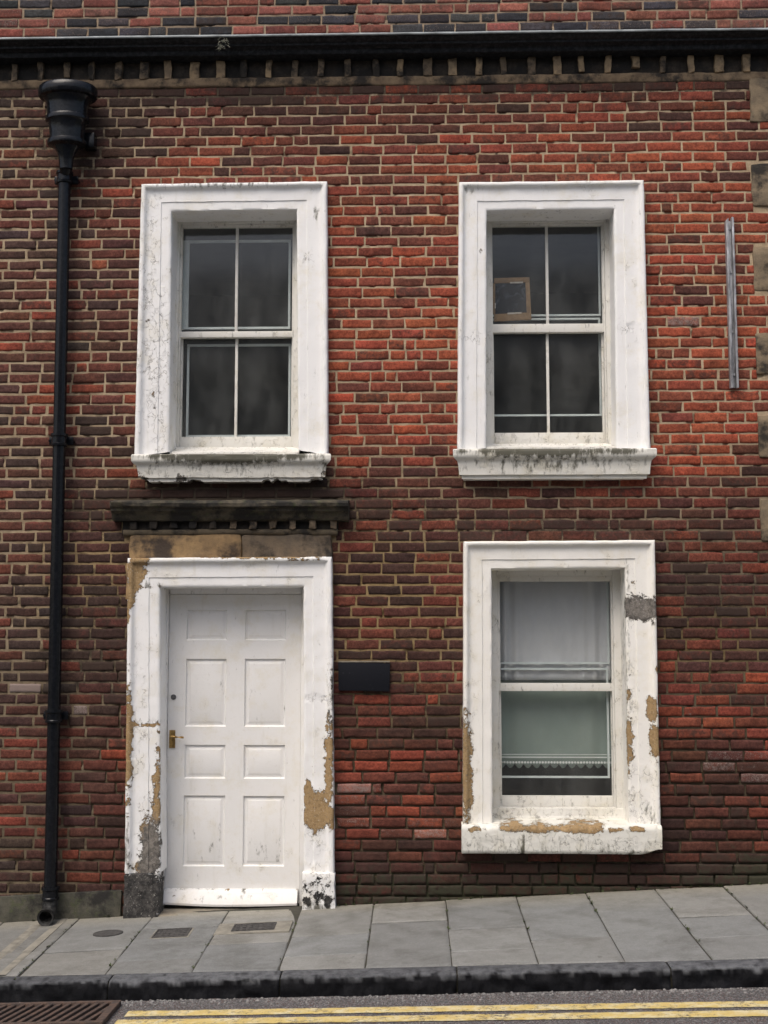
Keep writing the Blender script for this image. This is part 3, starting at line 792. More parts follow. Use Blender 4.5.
# ---- door
DD = .19
din = [(160.5, 918), (159.8, 587.5), (303.5, 586.5), (304, 912)]
outer = [wp(*p, .07) for p in DOOR_OUT]; inner = [wp(*p, .04) for p in din]
ZBL = wp(140, 874, .08)[1]                  # jambs stand on plinth blocks
def cutbot(a, b, z): # point on a->b (from bottom to top) at height z
    t = (z - a[1]) / (b[1] - a[1]); return (a[0] + (b[0] - a[0]) * t, z)
ZBR = wp(318, 873, .08)[1]
oo = [cutbot(outer[0], outer[1], ZBL), outer[1], outer[2], cutbot(outer[3], outer[2], ZBR)]
ii = [cutbot(inner[0], inner[1], ZBL), inner[1], inner[2], cutbot(inner[3], inner[2], ZBR)]
dw = wear_fn([(129,745,4,60,.85),(131,595,5,13,.85),(128,615,3,10,.7),(157,800,4,50,.72),(151,850,10,34,.95),(156,785,3,20,.8),(146,868,14,8,.8),(136,573,8,14,.95),(141,560,8,7,.95),(127,700,2,20,.6),
              (317,812,12,15,1.0),(308,800,4,22,.8),(329,770,4,50,.8),(331,745,3,30,.7),(144,725,15,1.4,.85),(145,586,14,1.4,.8),(332,680,2,30,.5),(330,815,6,12,.8),(265,556,64,2.6,.8),(300,560,30,1.5,.6),],
             [(140,720,14,80,.45),(318,840,14,40,.55),(145,820,12,50,.5),(315,698,14,4,.9),(145,722,16,4,.9),(330,690,4,30,.6)], [(128,850,3,30,.5),(332,700,3,40,.45),(150,586,14,2,.5),], [(152,858,12,34,1.0),(128,850,6,30,.7),(331,690,3,30,.8),(158,880,10,10,1)])
me = surround_mesh('door_surround', oo, ii, DD - .006, dw, n=(90, 40, 90), seed=15)
dsur = link('door_surround', me, M['paint'], house)
def block(name, quad, y0, wf, seed):
    b = MB(); b.quadbox(quad, -y0, .1, .008)
    for _ in range(2): bmesh.ops.subdivide_edges(b.bm, edges=[e for e in b.bm.edges if e.calc_length() > .03], cuts=2, use_grid_fill=True)
    o = b.build(name, M['plinth_paint'], dsur); rough(o, .016, 22, seed); add_wear(o, wf); return o
zg = SL * wp(140, 915)[0] - .06
q = [wp(122.5, 922, .09), wp(157.5, 922, .09), (wp(158.5, 874, .09)[0], ZBL - .002), (wp(124, 874, .09)[0], ZBL - .002)]
block('plinth_block', [(q[0][0], zg), (q[1][0], zg), q[2], q[3]], .085, wear_fn([(140,900,30,30,1.0),(150,882,8,8,.2)], [], [(140,900,30,30,.55)], [(140,900,40,40,1.2)]), 2)
q = [wp(301.5, 915, .09), wp(335.5, 915, .09), (wp(334.5, 873, .09)[0], ZBR - .002), (wp(302, 873, .09)[0], ZBR - .002)]
block('plinth_block', [(q[0][0], zg + .05), (q[1][0], zg + .05), q[2], q[3]], .085, wear_fn([(310,884,5,6,.6),(320,893,8,5,.62),(308,900,6,6,.65),(328,900,4,8,.6),(318,880,5,3,.6),(326,882,4,4,.5),(316,888,18,18,.40)], [(318,890,20,20,.9)], [(318,908,20,6,.6)], [(318,890,40,40,1.2)]), 5)
# door frame (timber lining) and leaf
lf = rect(166.5, 594, 300.5, 904, -DD)
ZT = wp(230, 905, -DD)[1]                  # top of the stone step
b = MB()
xa = min(p[0] for p in inner[:2]) - .04; xb = max(p[0] for p in inner[2:]) + .04
b.box(xa, lf[0], DD - .014, DD + .09, ZT - .12, inner[1][1] + .1, .005); b.box(lf[2], xb, DD - .014, DD + .09, ZT - .12, inner[1][1] + .1, .005)
b.box(lf[0] + .001, lf[2] - .001, DD - .012, DD + .09, lf[3], inner[1][1] + .098, .005)
df = b.build('door_frame', M['door'], house)
add_wear(df, wear_fn([(163,840,4,50,.55),(163,870,3,30,.55)], [(162,800,5,120,.7)], [(162,700,2,160,.42)], [(163,850,9,90,1)], .2))
# leaf: a grid whose rows and columns follow the panel edges
def cols_from(pxs, y): return [wp(p, 750, -y)[0] for p in pxs]
pc = [(184.5, 226), (243.5, 285.5)]; pr_ = [(609.5, 640.5), (658.5, 727), (744.5, 779), (795.5, 866.5)]
b = MB(); bm = b.bm
yf = DD + .012
X = [lf[0] + .003]; Z = [ZT + .012]
PC = [[wp(a, 740, -yf)[0] for a in c] for c in pc]; PR = [sorted(wp(235, a, -yf)[1] for a in r) for r in pr_]
xsr = [lf[0] + .003, PC[0][0], PC[0][1], PC[1][0], PC[1][1], lf[2] - .003]
zsr = [ZT + .012] + [v for r in PR[::-1] for v in r] + [lf[3] - .003]
gv = [[bm.verts.new((x_, yf, z_)) for z_ in zsr] for x_ in xsr]
panels = []
for i in range(5):
    for j in range(len(zsr) - 1):
        f = bm.faces.new((gv[i][j], gv[i + 1][j], gv[i + 1][j + 1], gv[i][j + 1]))
        if i in (1, 3) and j % 2 == 1: panels.append(f)
for f in panels:
    cur = f
    for (th, dp) in ((.003, .0), (.006, .010), (.006, .004), (.006, .0), (.028, -.008), (.004, -.001)):
        bmesh.ops.inset_individual(bm, faces=[cur], thickness=th, depth=0)
        if dp:
            for v in cur.verts: v.co.y += dp
# thickness
ext = bmesh.ops.extrude_edge_only(bm, edges=[e for e in bm.edges if e.is_boundary])
for v in [g_ for g_ in ext['geom'] if isinstance(g_, bmesh.types.BMVert)]: v.co.y += .04
door = b.build('door', M['door'], house, angle=25)
door['label'] = 'white door of eight raised panels with brass lever handle'
add_wear(door, wear_fn([(192,889,8,2,.5),(205,890,10,1.5,.5)], [(230,880,70,16,.25)], [(190,889,26,3,.55),(205,867,22,1.2,.3),(264,867,22,1.2,.3),(271,842,2,2,.3)], [(190,889,30,9,.9)], .0, .0))
b = MB(); wb = rect(163, 890.5, 301, 904.5, -DD + .05)
pf = [(-DD - .011, wb[3] + .002), (-DD + .012, wb[3] - .002), (-DD + .03, wb[3] - .016), (-DD + .036, wb[3] - .03), (-DD + .042, wb[3] - .036), (-DD + .062, wb[1] + .022), (-DD + .066, wb[1] + .014), (-DD + .064, wb[1]), (-DD - .011, wb[1] - .001)]
V, Fc = sweep_x(pf, lf[0] + .004, lf[2] - .004, .02, .0012, 4)
V[:, 2] -= .012 * np.sin(np.clip((V[:, 0] - lf[0]) / (lf[2] - lf[0]), 0, 1) * math.pi) * (V[:, 2] < wb[1] + .03)
wbo = link('weatherboard', mesh_from('weatherboard', V, Fc), M['door'], door); wbo.data.set_sharp_from_angle(angle=math.radians(30))
add_wear(wbo, wear_fn([(296,894,4,4,.75),(222,896,1.5,3,.6),(258,896,1.5,3,.55),(170,903,10,2,.5)], [(230,898,70,8,.35)], [(240,897,2.5,2.5,.7),(180,894,30,2,.4),(230,904,70,2,.5)], [], .1))
hx, hz = wp(172.3, 739, -yf); b = MB()
b.box(hx - .021, hx + .021, yf - .007, yf + .002, hz - .062, hz + .062, .003)
b.tube([(hx + .004, yf - .005, hz + .018), (hx + .004, yf - .05, hz + .018)], [.011, .009], 14)
b.tube([(hx - .004, yf - .05, hz + .018), (hx + .03, yf - .052, hz + .0175), (hx + .07, yf - .05, hz + .016), (hx + .088, yf - .046, hz + .014)], [.009, .009, .008, .007], 14)
b.lathe([(.004, hz - .04), (.004, hz - .03)], (hx, yf - .007), 10)
b.build('handle', M['brass'], door)
kx, kz = wp(173.6, 697, -yf); b = MB()
b.tube([(kx, yf + .002, kz), (kx, yf - .006, kz), (kx, yf - .009, kz)], [.019, .019, .016], 20); b.tube([(kx, yf - .008, kz), (kx, yf - .012, kz)], [.010, .009], 16)
b.build('lock', M['steel'], door)
# step
b = MB(); sg = SL * wp(230, 915)[0]
gridbox(b, inner[0][0] - .03, inner[3][0] + .03, -.075, DD + .12, sg - .1, ZT - .016, .014, .06)
o = b.build('doorstep', M['step'], house); rough(o, .012, 9, 6)
# dark hall behind the door
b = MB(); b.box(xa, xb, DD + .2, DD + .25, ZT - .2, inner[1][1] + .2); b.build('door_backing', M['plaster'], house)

# ---- stone lintel, bed with dentils and hood over the door
b = MB()
lx = [LINT[0], LINT[0] + .02, wp(241, 545)[0], wp(241, 545)[0] + .006, LINT[2]]
gridbox(b, LINT[0], lx[2], -.04, .1, LINT[1] - .03, LINT[3] - .004, .028, .03)
o = b.build('lintel', M['lintel'], house); rough(o, .035, 9, 8)
b = MB(); gridbox(b, lx[3], LINT[2], -.032, .1, LINT[1] - .03, LINT[3] - .006, .024, .03)
o = b.build('lintel', mat_stone('brown_sandstone', (.19, .145, .10), (.13, .105, .08), amount=.55, scale=7), house); rough(o, .035, 9, 9); o['label'] = 'brown weathered lintel stone'
xx = wp(126, 575)[0]
b = MB(); gridbox(b, xx, wp(152, 575)[0], -.012, .08, wp(130, 600)[1], LINT[1] - .035, .012, .03); o = b.build('lintel', M['lintel'], house); rough(o, .02, 12, 9)
hh = HOOD[3] - HOOD[1]
pf = [(-.03, HOOD[1] - .006), (.075, HOOD[1]), (.085, HOOD[1] + .012), (.105, HOOD[1] + hh * .35), (.135, HOOD[1] + hh * .5), (.138, HOOD[1] + hh * .62), (.165, HOOD[1] + hh * .72), (.170, HOOD[3] - .012), (.160, HOOD[3]), (.05, HOOD[3] + .018), (-.03, HOOD[3] + .03)]
fine = [pf[0]]
for a, c in zip(pf, pf[1:]):
    L = math.hypot(c[0] - a[0], c[1] - a[1]); kk = max(1, int(L / .014))
    for q_ in range(1, kk + 1): fine.append((a[0] + (c[0] - a[0]) * q_ / kk, a[1] + (c[1] - a[1]) * q_ / kk))
V, Fc = sweep_x(fine, HOOD[0], HOOD[2], .015, .009, 44); k = len(fine); nx = len(V) // k
tt = np.minimum(V[:, 0] - HOOD[0], HOOD[2] - V[:, 0]); V[:, 1] *= np.clip(.86 + tt / .04, .86, 1)
me = bpy.data.meshes.new('door_hood'); me.from_pydata(V.tolist(), [], Fc.tolist() + [list(range(k))[::-1], list(range((nx - 1) * k, nx * k))]); me.update()
bmx = bmesh.new(); bmx.from_mesh(me); bmesh.ops.recalc_face_normals(bmx, faces=bmx.faces); bmx.to_mesh(me); bmx.free()
me.polygons.foreach_set('use_smooth', np.ones(len(me.polygons), bool)); me.set_sharp_from_angle(angle=math.radians(40))
hood = link('door_hood', me, M['hood'], house)
b = MB(); gridbox(b, HBED[0], HBED[2], -.02, .06, HBED[1], HOOD[1] + .005, .006, .05); o = b.build('dentil_band', M['gap'], hood); rough(o, .012, 14, 5)
V, Fc = sweep_x([(-.02, HBED[1] - .012), (.03, HBED[1] - .008), (.042, HBED[1] + .004), (.045, HBED[1] + .028), (.015, HBED[1] + .034)], HBED[0] + .01, HBED[2] - .01, .015, .005, 18)
link('bed_mould', mesh_from('bed_mould', V, Fc), mat_stone('grey_sandstone', (.15, .12, .08), (.09, .075, .055), amount=.5), hood)
x = HBED[0] + .06; i = 0
while x < HBED[2] - .05:
    d = MB(); gridbox(d, x, x + .048, -.06 - R.uniform(-.01, .012), -.019, HBED[1] + .034, HOOD[1] + .004, .005, .025)
    o = d.build('dentil', M['gap'] if x < wp(215, 525)[0] else M['sooty_dentil'], hood); rough(o, .026, 24, 30 + i); i += 1
    x += .138

# ---- quoin stones
for i, (x0, z0, x1, z1) in enumerate(QUO):
    b = MB(); gridbox(b, x0, x1, -.012, .1, z0, z1, .016, .05)
    o = b.build('quoin_stone', M['quoin'], house); rough(o, .02, 10, i)
# rendered foot of the wall by the downpipe
b = MB(); x1 = wp(122, 900)[0]
pts = []
gridbox(b, XL, x1, -.022, .05, -.6, SL * -2 + .17, .02, .08); o = b.build('plinth', M['plinth'], house); rough(o, .03, 6, 12)
me = o.data
for v in me.vertices:
    if v.co.z > -.2: v.co.z += SL * (v.co.x + 2.0)

# ================================================================== THINGS FIXED TO THE WALL
# ---- cast iron downpipe
pd = .085
top = wp(64.5, 185, pd); bot = wp(50.5, 893, pd)
dp = empty('drainpipe', (bot[0], -pd, SL * bot[0])); tag(dp, 'black cast iron drainpipe with flared hopper head on the brickwork left of the door', 'drainpipe')
def wb_(o, par):
    o.parent = par; o.matrix_parent_inverse = Matrix.Translation(par.location).inverted(); return o
def pipe_at(py): 
    t = (py - 185) / (893 - 185); return (top[0] + (bot[0] - top[0]) * t, wp(57, py, pd)[1])
hx_ = wp(68, 110, .15)[0]; zt_ = lambda p: wp(68, p, .14)[1]
b = MB(); b.tube([(hx_, -.155, zt_(160)), (hx_, -.15, zt_(165)), (hx_ * .5 + pipe_at(172)[0] * .5, -.115, zt_(170)), (pipe_at(176)[0], -pd - .005, pipe_at(175)[1])] + [(pipe_at(p)[0], -pd, pipe_at(p)[1]) for p in ( 185, 300, 440, 560, 716, 800, 893)], .044, 28)
wb_(b.build('pipe', M['black']), dp)
hx = wp(68, 110, .15)[0]
zz = lambda p: wp(68, p, .27)[1]
b = MB()
b.lathe([(.046, zz(163)), (.05, zz(155)), (.062, zz(148)), (.09, zz(141)), (.115, zz(139.5)), (.134, zz(139)), (.138, zz(137)), (.134, zz(134.5)), (.120, zz(134)), (.124, zz(126)), (.130, zz(118)), (.140, zz(116)), (.153, zz(115)), (.156, zz(112.5)), (.150, zz(110.5)), (.143, zz(110)), (.146, zz(100)), (.154, zz(95)), (.172, zz(92.5)), (.200, zz(91.5)), (.208, zz(90)), (.210, zz(86)), (.206, zz(82.5)), (.196, zz(81)), (.185, zz(80.5)), (.18, zz(84)), (.12, zz(100))], (hx, -.16), 40, .74)
b.box(hx + .10, hx + .175, -.09, .0, zz(137), zz(122), .008)
wb_(b.build('hopper', M['hopper'], angle=30), dp)
for py, ears in ((178, 1), (440, 1), (716, 1), (893, 0)):
    cx, cz = pipe_at(py); b = MB()
    b.lathe([(.045, cz - .045), (.056, cz - .043), (.058, cz - .03), (.053, cz - .024), (.053, cz + .018), (.060, cz + .024), (.060, cz + .042), (.046, cz + .045)], (cx, -pd), 28)
    if ears:
        b.box(cx - .085, cx + .085, -.045, -.02, cz - .028, cz + .03, .008)
        for s in (-1, 1): b.tube([(cx + s * .075, -.048, cz), (cx + s * .075, .0, cz)], .012, 10)
    wb_(b.build('collar', M['black']), dp)
cx, cz = pipe_at(898); 
b = MB()
zs = SL * cx + .055
P = [(cx, -pd, cz + .02), (cx, -pd, zs + .06), (cx, -pd - .02, zs + .02), (cx, -pd - .06, zs + .002), (cx, -pd - .105, zs - .004)]
b.tube(P, [.05, .05, .051, .052, .055], 26, cap=False)
b.tube([(cx, -pd - .107, zs - .004), (cx, -pd - .10, zs - .004), (cx, -pd - .07, zs), (cx, -pd - .03, zs + .03)], [.055, .043, .042, .04], 26, cap=False)
b.tube([(cx, -pd - .035, zs + .022), (cx, -pd - .04, zs + .02)], .041, 20)
wb_(b.build('shoe', mat_black_paint('worn_black_iron', .55, (.012, .012, .012), (.05, .05, .048))), dp)

# ---- weed rooted on the cornice
wx, wz = wp(222, 44, .2)
b = MB(); rw = random.Random(4)
for k in range(22):
    p = Vector((wx + rw.uniform(-.03, .03), -.197 - rw.uniform(0, .006), wz + rw.uniform(-.03, .035))); d_ = Vector((rw.uniform(-1, 1), -rw.uniform(.1, .5), rw.uniform(-.9, .9)))
    for q_ in range(3):
        d_.z -= .15; e_ = p + d_.normalized() * .011
        b.tube([p, e_], .0013, 5); sd_ = Vector((rw.uniform(-1, 1), rw.uniform(-1, 0), rw.uniform(-1, 1))).normalized() * .006
        b.bm.faces.new([b.bm.verts.new(v) for v in (e_, e_ + sd_ + Vector((.003, 0, .003)), e_ + sd_ * 1.7, e_ + sd_ - Vector((.003, 0, .003)))])
        p = e_
tag(b.build('weed', simple_mat('dry_weed', (.13, .14, .10), (.22, .21, .17), .9, 60, .1), smooth=False), 'small straggly weed sprouting over the edge of the black cornice', 'weed')

# ---- black plaque
pq = [wp(338.5, 690.5, .025), wp(389.5, 691.5, .025), wp(390, 663.5, .025), wp(338, 662, .025)]
b = MB(); b.quadbox(pq, -.028, .004, .004)
m, nt, bs = newmat('scuffed_black_slate'); n = N(nt)
scr = n.ramp(n.noise(55, 5, .75, vec=n.pos((1, 1, 1.6))), .60, .72, 0, .5)
gx = n.ramp(n.noise(7, 2), .45, .6)
n.set(bs, Base_Color=n.mix(n.math('MULTIPLY', scr, gx), (.008, .009, .013), (.11, .115, .13)), Roughness=.6, Specular_IOR_Level=.15, Normal=n.bump(n.noise(90, 4), .3, .002))
pl = b.build('plaque', m); tag(pl, 'blank black plaque with pale scuffs on the brickwork right of the door', 'plaque')
b = MB(); b.box(pq[3][0] + .002, pq[2][0] - .002, -.026, .0, pq[3][1] - .002, pq[3][1] + .007, .002); lo = b.build('mortar_ledge', M['step']); lo.parent = pl

# ---- grey channel on the right
m, nt, bs = newmat('weathered_galvanised'); n = N(nt)
f = n.noise(12, 6, .7, vec=n.pos((3, 3, .5)))
n.set(bs, Base_Color=n.mix(n.ramp(f, .35, .65), (.46, .47, .49), (.16, .16, .17)), Roughness=.55, Metallic=.35, Normal=n.bump(n.noise(60, 4), .2, .003))
q = [wp(730.5, 388, .035), wp(738.5, 388, .035), wp(734, 218, .035), wp(725.5, 218, .035)]
qi = lambda s, t: (q[0][0] + (q[1][0] - q[0][0]) * s + (q[3][0] - q[0][0]) * t, q[0][1] + (q[3][1] - q[0][1]) * t + (q[1][1] - q[0][1]) * s)
b = MB()
b.quadbox([qi(0, 0), qi(.35, 0), qi(.35, 1), qi(0, .985)], -.045, .0, .003); b.quadbox([qi(.37, .004), qi(.72, .004), qi(.72, .985), qi(.37, .985)], -.022, .0, .002); b.quadbox([qi(.74, 0), qi(1, 0), qi(1, 1.0), qi(.74, 1.005)], -.05, .0, .003)
for t in (.08, .33, .68, .94): 
    c = qi(.54, t); b.tube([(c[0], -.018, c[1]), (c[0], -.03, c[1])], .009, 10)
tag(b.build('metal_channel', m), 'narrow grey weathered metal channel fixed upright to the bricks right of the upper window', 'metal strip')

# ================================================================== BEHIND THE GLASS
# framed picture leaning inside upper right window
yc = .245
q = [wp(494, 321.5, -yc), wp(531.5, 319.5, -yc), wp(529.5, 277, -yc), wp(494, 278, -yc)]
fr_ = empty('picture_frame', ((q[0][0] + q[1][0]) / 2, yc, q[0][1]))
tag(fr_, 'small picture in a brown card frame standing inside the upper right window', 'picture frame')
lerp = lambda s, t: tuple((1 - t) * ((1 - s) * np.array(q[0]) + s * np.array(q[1])) + t * ((1 - s) * np.array(q[3]) + s * np.array(q[2])))
b = MB()
b.quadbox([lerp(0, 0), lerp(1, 0), lerp(1, .17), lerp(0, .17)], yc, yc + .012, .002); b.quadbox([lerp(0, .88), lerp(1, .88), lerp(1, 1), lerp(0, 1)], yc, yc + .012, .002)
b.quadbox([lerp(-.03, .172), lerp(.035, .172), lerp(.035, .878), lerp(-.03, .878)], yc + .001, yc + .012, .002); b.quadbox([lerp(.88, .172), lerp(1, .172), lerp(1, .878), lerp(.88, .878)], yc + .001, yc + .012, .002)
wb_(b.build('frame', M['cardboard']), fr_)
m, nt, bs = newmat('dark_glossy_print'); n = N(nt)
n.set(bs, Base_Color=n.mix(n.ramp(n.noise(12, 4, .6, dist=1.5), .5, .66), (.008, .009, .014), (.05, .055, .075)), Roughness=.35, Specular_IOR_Level=.3)
b = MB(); b.quadbox([lerp(.03, .165), lerp(.89, .165), lerp(.89, .885), lerp(.03, .885)], yc + .008, yc + .0115); wb_(b.build('print', m), fr_)
tm = simple_mat('clear_tape', (.55, .5, .45), (.4, .35, .3), .3, 60, .1)
for (s, t, ds, dt) in ((.36, .15, .38, .035), (.45, .86, .36, .035), (.02, .3, .03, .12)):
    b = MB(); b.quadbox([lerp(s, t), lerp(s + ds, t), lerp(s + ds, t + dt), lerp(s, t + dt)], yc - .002, yc - .0005)
    wb_(b.build('tape', tm), fr_)

# net curtains in ground floor window
m = bpy.data.materials.new('net_cloth'); m.use_nodes = True; nt = m.node_tree; nt.nodes.clear(); n = N(nt)
out = nt.nodes.new('ShaderNodeOutputMaterial'); d1 = nt.nodes.new('ShaderNodeBsdfDiffuse'); d2 = nt.nodes.new('ShaderNodeBsdfTranslucent'); mx_ = nt.nodes.new('ShaderNodeMixShader')
c = n.mix(n.noise(5, 4), (.70, .69, .715), (.63, .62, .645))
nt.links.new(c, d1.inputs[0]); nt.links.new(c, d2.inputs[0]); mx_.inputs[0].default_value = .12
nt.links.new(d1.outputs[0], mx_.inputs[1]); nt.links.new(d2.outputs[0], mx_.inputs[2]); nt.links.new(mx_.outputs[0], out.inputs[0])
M['net'] = m
m2_ = m.copy(); M['green_net'] = m2_
for nd in m2_.node_tree.nodes:
    if nd.type == 'MIX': nd.inputs[6].default_value = (.31, .365, .335, 1); nd.inputs[7].default_value = (.26, .31, .285, 1)
def curtain(name, x0, x1, z0, z1, y, scallop=0, amp=.012, nw=9, nx=160, nz=24, mat='net'):
    V = []; 
    for i in range(nx + 1):
        s = i / nx; x = x0 + (x1 - x0) * s
        edge = abs(s - .5) * 2
        fold = amp * (.12 + 2.2 * edge ** 3) * math.sin(s * nw * 6.28 + 1.3 * math.sin(s * 9)) + .004 * math.sin(s * 23)
        sc = scallop * abs(math.sin(s * 15 * math.pi)) if scallop else 0
        for j in range(nz + 1):
            t = j / nz; z = z0 + (z1 - z0) * t - sc * (1 - t) ** 6
            V.append((x, y + fold * (.5 + .5 * (1 - t)), z))
    Fc = [(i * (nz + 1) + j, (i + 1) * (nz + 1) + j, (i + 1) * (nz + 1) + j + 1, i * (nz + 1) + j + 1) for i in range(nx) for j in range(nz)]
    V = np.array(V); Fc = np.array(Fc)
    me = mesh_from(name, V, Fc); o = link(name, me, M[mat])
    mod = o.modifiers.new('thick', 'SOLIDIFY'); mod.thickness = .002
    return o
yc1 = .328
a = rect(497, 570, 612, 683, -yc1)
tag(curtain('net_curtain', a[0], a[2], a[1] + .02, a[3] + .1, yc1), 'plain pale net curtain in the upper half of the ground floor window', 'curtain')
a = rect(488, 690, 620, 764, -(yc1 + .03))
lo = tag(curtain('net_curtain', a[0], a[2], a[1], a[3] + .08, yc1 + .035, scallop=.03, amp=.010, nw=6, mat='green_net'), 'grey net curtain with scalloped lace hem low in the ground floor window', 'curtain')
b = MB()
nsc = 15
for k in range(nsc * 3):
    x = a[0] + (a[2] - a[0]) * (k + .5) / (nsc * 3)
    b.tube([(x, yc1 + .018, a[1] + .012), (x, yc1 + .021, a[1] + .012)], .008, 10)
b.box(a[0], a[2], yc1 + .012, yc1 + .0135, a[1] + .045, a[1] + .052); b.box(a[0], a[2], yc1 + .012, yc1 + .0135, a[1] + .066, a[1] + .07)
t = b.build('lace_trim', simple_mat('white_lace', (.75, .75, .74), (.7, .7, .7), .9, 40, .05)); t.parent = lo

# ================================================================== GROUND
# kerb line (measured): back edge of kerb on the pavement
kb = [gp(0, 976), gp(384, 967.5), gp(768, 958)]
ks = (kb[2][1] - kb[0][1]) / (kb[2][0] - kb[0][0]); k0 = kb[1][1] - ks * kb[1][0]
kerb_y = lambda x: k0 + ks * x
print('kerb', kb, ks, k0)
KW = .14; KH = .105
GX0, GX1 = -9.0, 9.0
# road surface height: kerb top - KH
def road_z(x, y): return SL * x + CROSS * (kerb_y(x) - KW) - KH + .015 * (y - kerb_y(x) + KW) * (-1)

m, nt, bs = newmat('paving_stone'); n = N(nt)
col, _ = n.attr('bcol'); f1 = n.noise(6, 6, .65); f2 = n.noise(120, 4, .8); f3 = n.noise(40, 6, .75)
c = n.mix(n.ramp(f1, .35, .7, 0, .55), col, n.mix(1., col, (.70, .69, .67), 'MULTIPLY'))
c = n.mix(n.ramp(f2, .5, .66, 0, .75), c, n.mix(1., c, (1.5, 1.5, 1.46), 'MULTIPLY'))
c = n.mix(n.ramp(n.noise(3.2, 6, .75), .48, .64, 0, .6), c, n.mix(1., c, (.62, .61, .58), 'MULTIPLY'))
spk = n.ramp(n.voro(6, 'F1'), .07, .12, .6, 0)
c = n.mix(n.math('MULTIPLY', spk, n.ramp(n.noise(11, 2), .52, .6)), c, (.07, .068, .066))
c = n.mix(n.ramp(f3, .54, .70, 0, .5), c, n.mix(1., c, (.6, .6, .58), 'MULTIPLY'))
n.set(bs, Base_Color=c, Roughness=n.ramp(f1, .3, .7, .62, .9), Normal=n.bump(n.math('ADD', f3, n.math('MULTIPLY', f2, .5)), .4, .003))
M['slab'] = m
M['joint'] = mat_stone('joint_dirt', (.06, .055, .045), (.035, .035, .028), amount=.3, moss=.5, scale=18)

xj = [gp(17 + 87.0 * k, 968 - 0.024 * (17 + 87 * k - 384))[0] for k in range(-6, 18)]
rows_px = {17: [952], 104: [960, 930], 191: [944], 278: [955, 935], 365: [922], 452: [928, 950], 539: [937], 626: [], 713: [914, 935]}
Vs, Fs, Cs = [], [], []
def slab(x0, x1, y0, y1, col, nx=5, ny=5, notch=None):
    """y0 is the edge nearer the wall (bigger); corners may follow the kerb"""
    g = .0035; base = len(Vs); tilt = (R.gauss(0, .0018), R.gauss(0, .0018), R.gauss(0, .0018))
    us = [0, .006 / (x1 - x0), .06, .35, .65, .94, 1 - .006 / (x1 - x0), 1]
    vs = [0, .012, .06, .35, .65, .94, .988, 1]
    for i, u_ in enumerate(us):
        for j, v_ in enumerate(vs):
            x = x0 + g + (x1 - x0 - 2 * g) * u_
            yb = y1(x) + g * 1.5; yt = y0(x) - g * 1.5
            y = yt + (yb - yt) * v_
            e = 1 if (i in (0, 7) or j in (0, 7)) else 0
            Vs.append((x + R.gauss(0, .0012) * e, y + R.gauss(0, .0012) * e, pave_z(x, y) - .005 * e + tilt[0] + tilt[1] * (u_ - .5) * 2 + tilt[2] * (v_ - .5) * 2 + R.gauss(0, .0004)))
            dusty = max(0, 1 - abs(y) / .22)
            cc = [c_ * (1 - dusty) + d_ * dusty for c_, d_ in zip(col, (.25, .235, .19))]
            Cs.append((*cc, 1))
    nu, nv = 8, 8
    for i in range(nu - 1):
        for j in range(nv - 1):
            Fs.append((base + i * nv + j, base + i * nv + j + 1, base + (i + 1) * nv + j + 1, base + (i + 1) * nv + j))
    ring = [i * nv for i in range(nu)] + [(nu - 1) * nv + j for j in range(1, nv)] + [i * nv + nv - 1 for i in range(nu - 2, -1, -1)] + [j for j in range(nv - 2, 0, -1)]
    b0 = len(Vs)
    for r_ in ring:
        v = Vs[base + r_]; Vs.append((v[0], v[1], v[2] - .03)); Cs.append(Cs[base + r_])
    for k in range(len(ring)):
        Fs.append((base + ring[k], base + ring[(k + 1) % len(ring)], b0 + (k + 1) % len(ring), b0 + k))
xj = [x_ + .0 for x_ in xj]
for k in range(len(xj) - 1):
    a, c_ = xj[k], xj[k + 1]; pxk = 17 + 87 * (k - 6)
    rw = rows_px.get(pxk, [R.choice([925, 935, 945])] if R.random() < .8 else [928, 950])
    ys = []
    for p in sorted(rw):
        pc_ = pxk + 43 if 0 <= pxk <= 760 else 384
        ys.append(gp(pc_, p + (.048 * (pxk + 43 - 384) if not (0 <= pxk <= 760) else 0) * 0)[1])
    ed = [lambda x: .0] + [(lambda x, yy=yy: yy) for yy in ys] + [lambda x: kerb_y(x) + .003]
    for e0, e1 in zip(ed, ed[1:]):
        gsh = R.uniform(.88, 1.13); wsh = R.uniform(-.006, .008)
        slab(a, c_, e0, e1, (.192 * gsh + wsh, .196 * gsh + wsh * .4, .190 * gsh - wsh * .5))
pv = link('pavement', mesh_from('pavement', Vs, Fs, True, dict(bcol=Cs)), M['slab']); pv.data.set_sharp_from_angle(angle=math.radians(40)); tag(pv, kind='structure')
b = MB(); bm = b.bm
vv = [bm.verts.new((x_, y_, pave_z(x_, y_) - .0075)) for x_, y_ in ((GX0, .06), (GX1, .06), (GX1, kerb_y(GX1)), (GX0, kerb_y(GX0)))]; bm.faces.new(vv)
bmesh.ops.subdivide_edges(bm, edges=bm.edges[:], cuts=60, use_grid_fill=True)
tag(b.build('pavement_bed', M['joint']), kind='structure')

